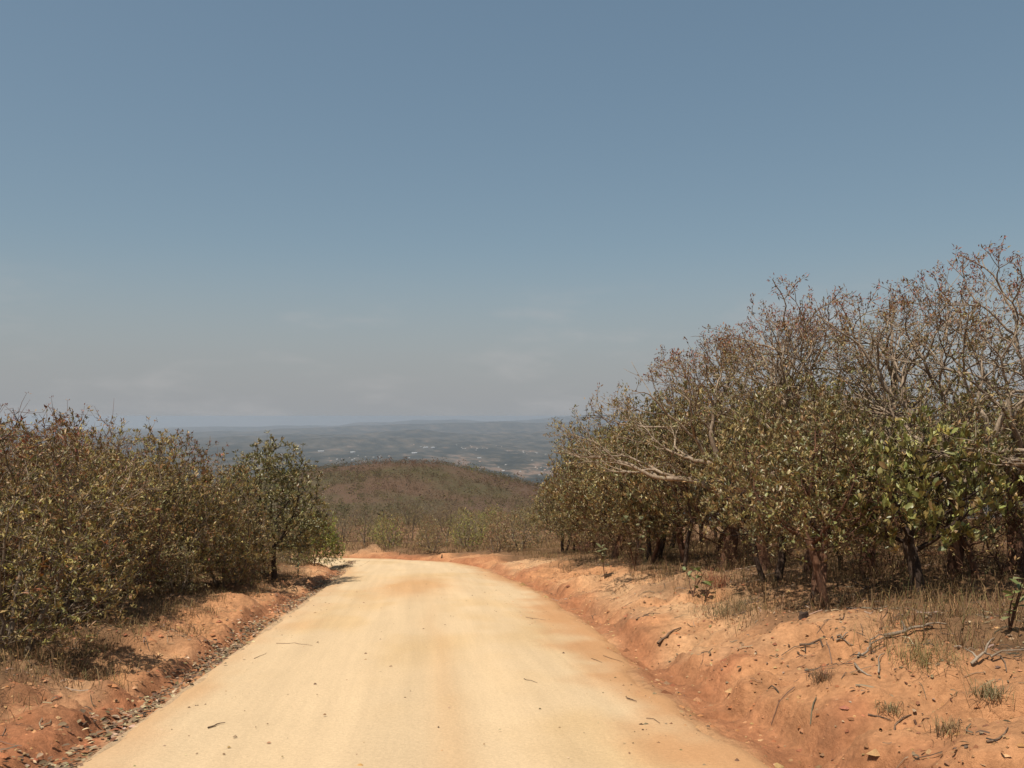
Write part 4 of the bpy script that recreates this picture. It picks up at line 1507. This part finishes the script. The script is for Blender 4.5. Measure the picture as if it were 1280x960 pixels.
# ------------------------------------------------------------------ far valley buildings
def house_mesh(name, lx, ly, hw, hr, wall, roof):
    V = [(-lx, -ly, 0), (lx, -ly, 0), (lx, ly, 0), (-lx, ly, 0), (-lx, -ly, hw), (lx, -ly, hw), (lx, ly, hw), (-lx, ly, hw), (-lx, 0, hw + hr), (lx, 0, hw + hr)]
    o = .08 * ly
    V += [(-lx - o, -ly - o, hw - .1), (lx + o, -ly - o, hw - .1), (lx + o, 0, hw + hr + .15), (-lx - o, 0, hw + hr + .15), (-lx - o, ly + o, hw - .1), (lx + o, ly + o, hw - .1)]
    F = [(0, 1, 5), (0, 5, 4), (1, 2, 6), (1, 6, 5), (2, 3, 7), (2, 7, 6), (3, 0, 4), (3, 4, 7), (4, 8, 7), (5, 6, 9),
         (10, 11, 12), (10, 12, 13), (13, 12, 15), (13, 15, 14)]
    return mesh_np(name, V, F, [wall, roof], mat_idx=[0] * 10 + [1] * 4)


SHED = house_mesh('shed', 13, 8, 4.5, 2.5, M_WHITE, M_WHITE)
HOUSE_W = house_mesh('house', 6, 4, 3.2, 1.8, M_WALL, M_WHITE)
HOUSE_T = house_mesh('house', 6, 4, 3.2, 1.8, M_WALL, M_TIN)


def plain_hit(px, py):
    v = ray(px, py)
    t = np.geomspace(1500, 30000, 5000)
    P = CAM[None] + t[:, None] * v[None]
    m = P[:, 2] < H(P[:, 0], P[:, 1])
    return P[int(np.argmax(m))]


SHEDS = [(401, 565, 1.3, 'long white roof at the left of the far valley town'), (441, 566, 1.1, 'bright white roof just right of the leftmost long one in the valley'),
         (518, 567, 1.2, 'bright white roof above the near hill\'s crest in the valley'), (532, 560, 1.2, 'left one of the pale row of roofs in the valley'),
         (541, 560, 1.0, 'right one of the pale row of roofs in the valley'), (599, 573, .8, 'small white roof alone right of the hill crest in the valley'),
         (722, 552, 1.1, 'pale roof farthest right in the valley beside the trees')]
for k, (px, py, s, lab) in enumerate(SHEDS):
    p = plain_hit(px, py)
    o = link('distant_shed', SHED, label=lab, category='building')
    o.location = (p[0], p[1], float(H(p[:1], p[1:2])[0]) - .3); o.rotation_euler = (0, 0, rg.uniform(-.2, .2)); o.scale = (s, s, s)
CL = [(430, 574, 34, 4, 'below the long white roof'), (590, 583, 34, 5, 'over the right shoulder of the near hill'), (655, 592, 40, 6, 'nearest the right-hand trees'),
      (685, 582, 26, 5, 'on the bare patch beside the right-hand trees'), (555, 559, 50, 3, 'around the pale row of roofs'), (660, 566, 30, 3, 'in the far right of the valley'),
      (470, 571, 50, 4, 'above the left shoulder of the near hill'), (600, 560, 30, 3, 'right of the pale row of roofs')]
for px0, py0, wx, wy, place_ in CL:
    for k in range(8):
        p = plain_hit(px0 + rg.gauss(0, wx * .5), py0 + rg.gauss(0, wy * .5))
        o = link('distant_house', HOUSE_W if rg.random() < .6 else HOUSE_T, label='tiny pale house of the valley town ' + place_, category='house', group='houses of the far valley town')
        o.location = (p[0], p[1], float(H(p[:1], p[1:2])[0]) - .2); o.rotation_euler = (0, 0, rg.uniform(-1.2, 1.2))
        s = rg.uniform(.5, .9); o.scale = (s, s, s)


# ------------------------------------------------------------------ the hazy air
def haze():
    x0, x1, y0, y1, z0, z1 = -25500, 25500, -25500, 25500, -262, 7.2
    V = [(x, y, z) for z in (z0, z1) for x, y in ((x0, y0), (x1, y0), (x1, y1), (x0, y1))]
    F = [(3, 2, 1, 0), (4, 5, 6, 7), (0, 1, 5, 4), (1, 2, 6, 5), (2, 3, 7, 6), (3, 0, 4, 7)]
    m = bpy.data.materials.new('hazy_air'); m.use_nodes = True
    n = m.node_tree; n.nodes.clear()
    out = n.nodes.new('ShaderNodeOutputMaterial'); v = n.nodes.new('ShaderNodeVolumePrincipled')
    v.inputs['Color'].default_value = (.81, .88, .97, 1)
    v.inputs['Density'].default_value = 8e-5
    v.inputs['Anisotropy'].default_value = 0.48
    n.links.new(v.outputs[0], out.inputs['Volume'])
    link('haze', mesh_np('haze', V, F, [m]), kind='stuff', label='pale haze lying over the valley')


haze()
print('script', round(_t.time() - _T0, 1))
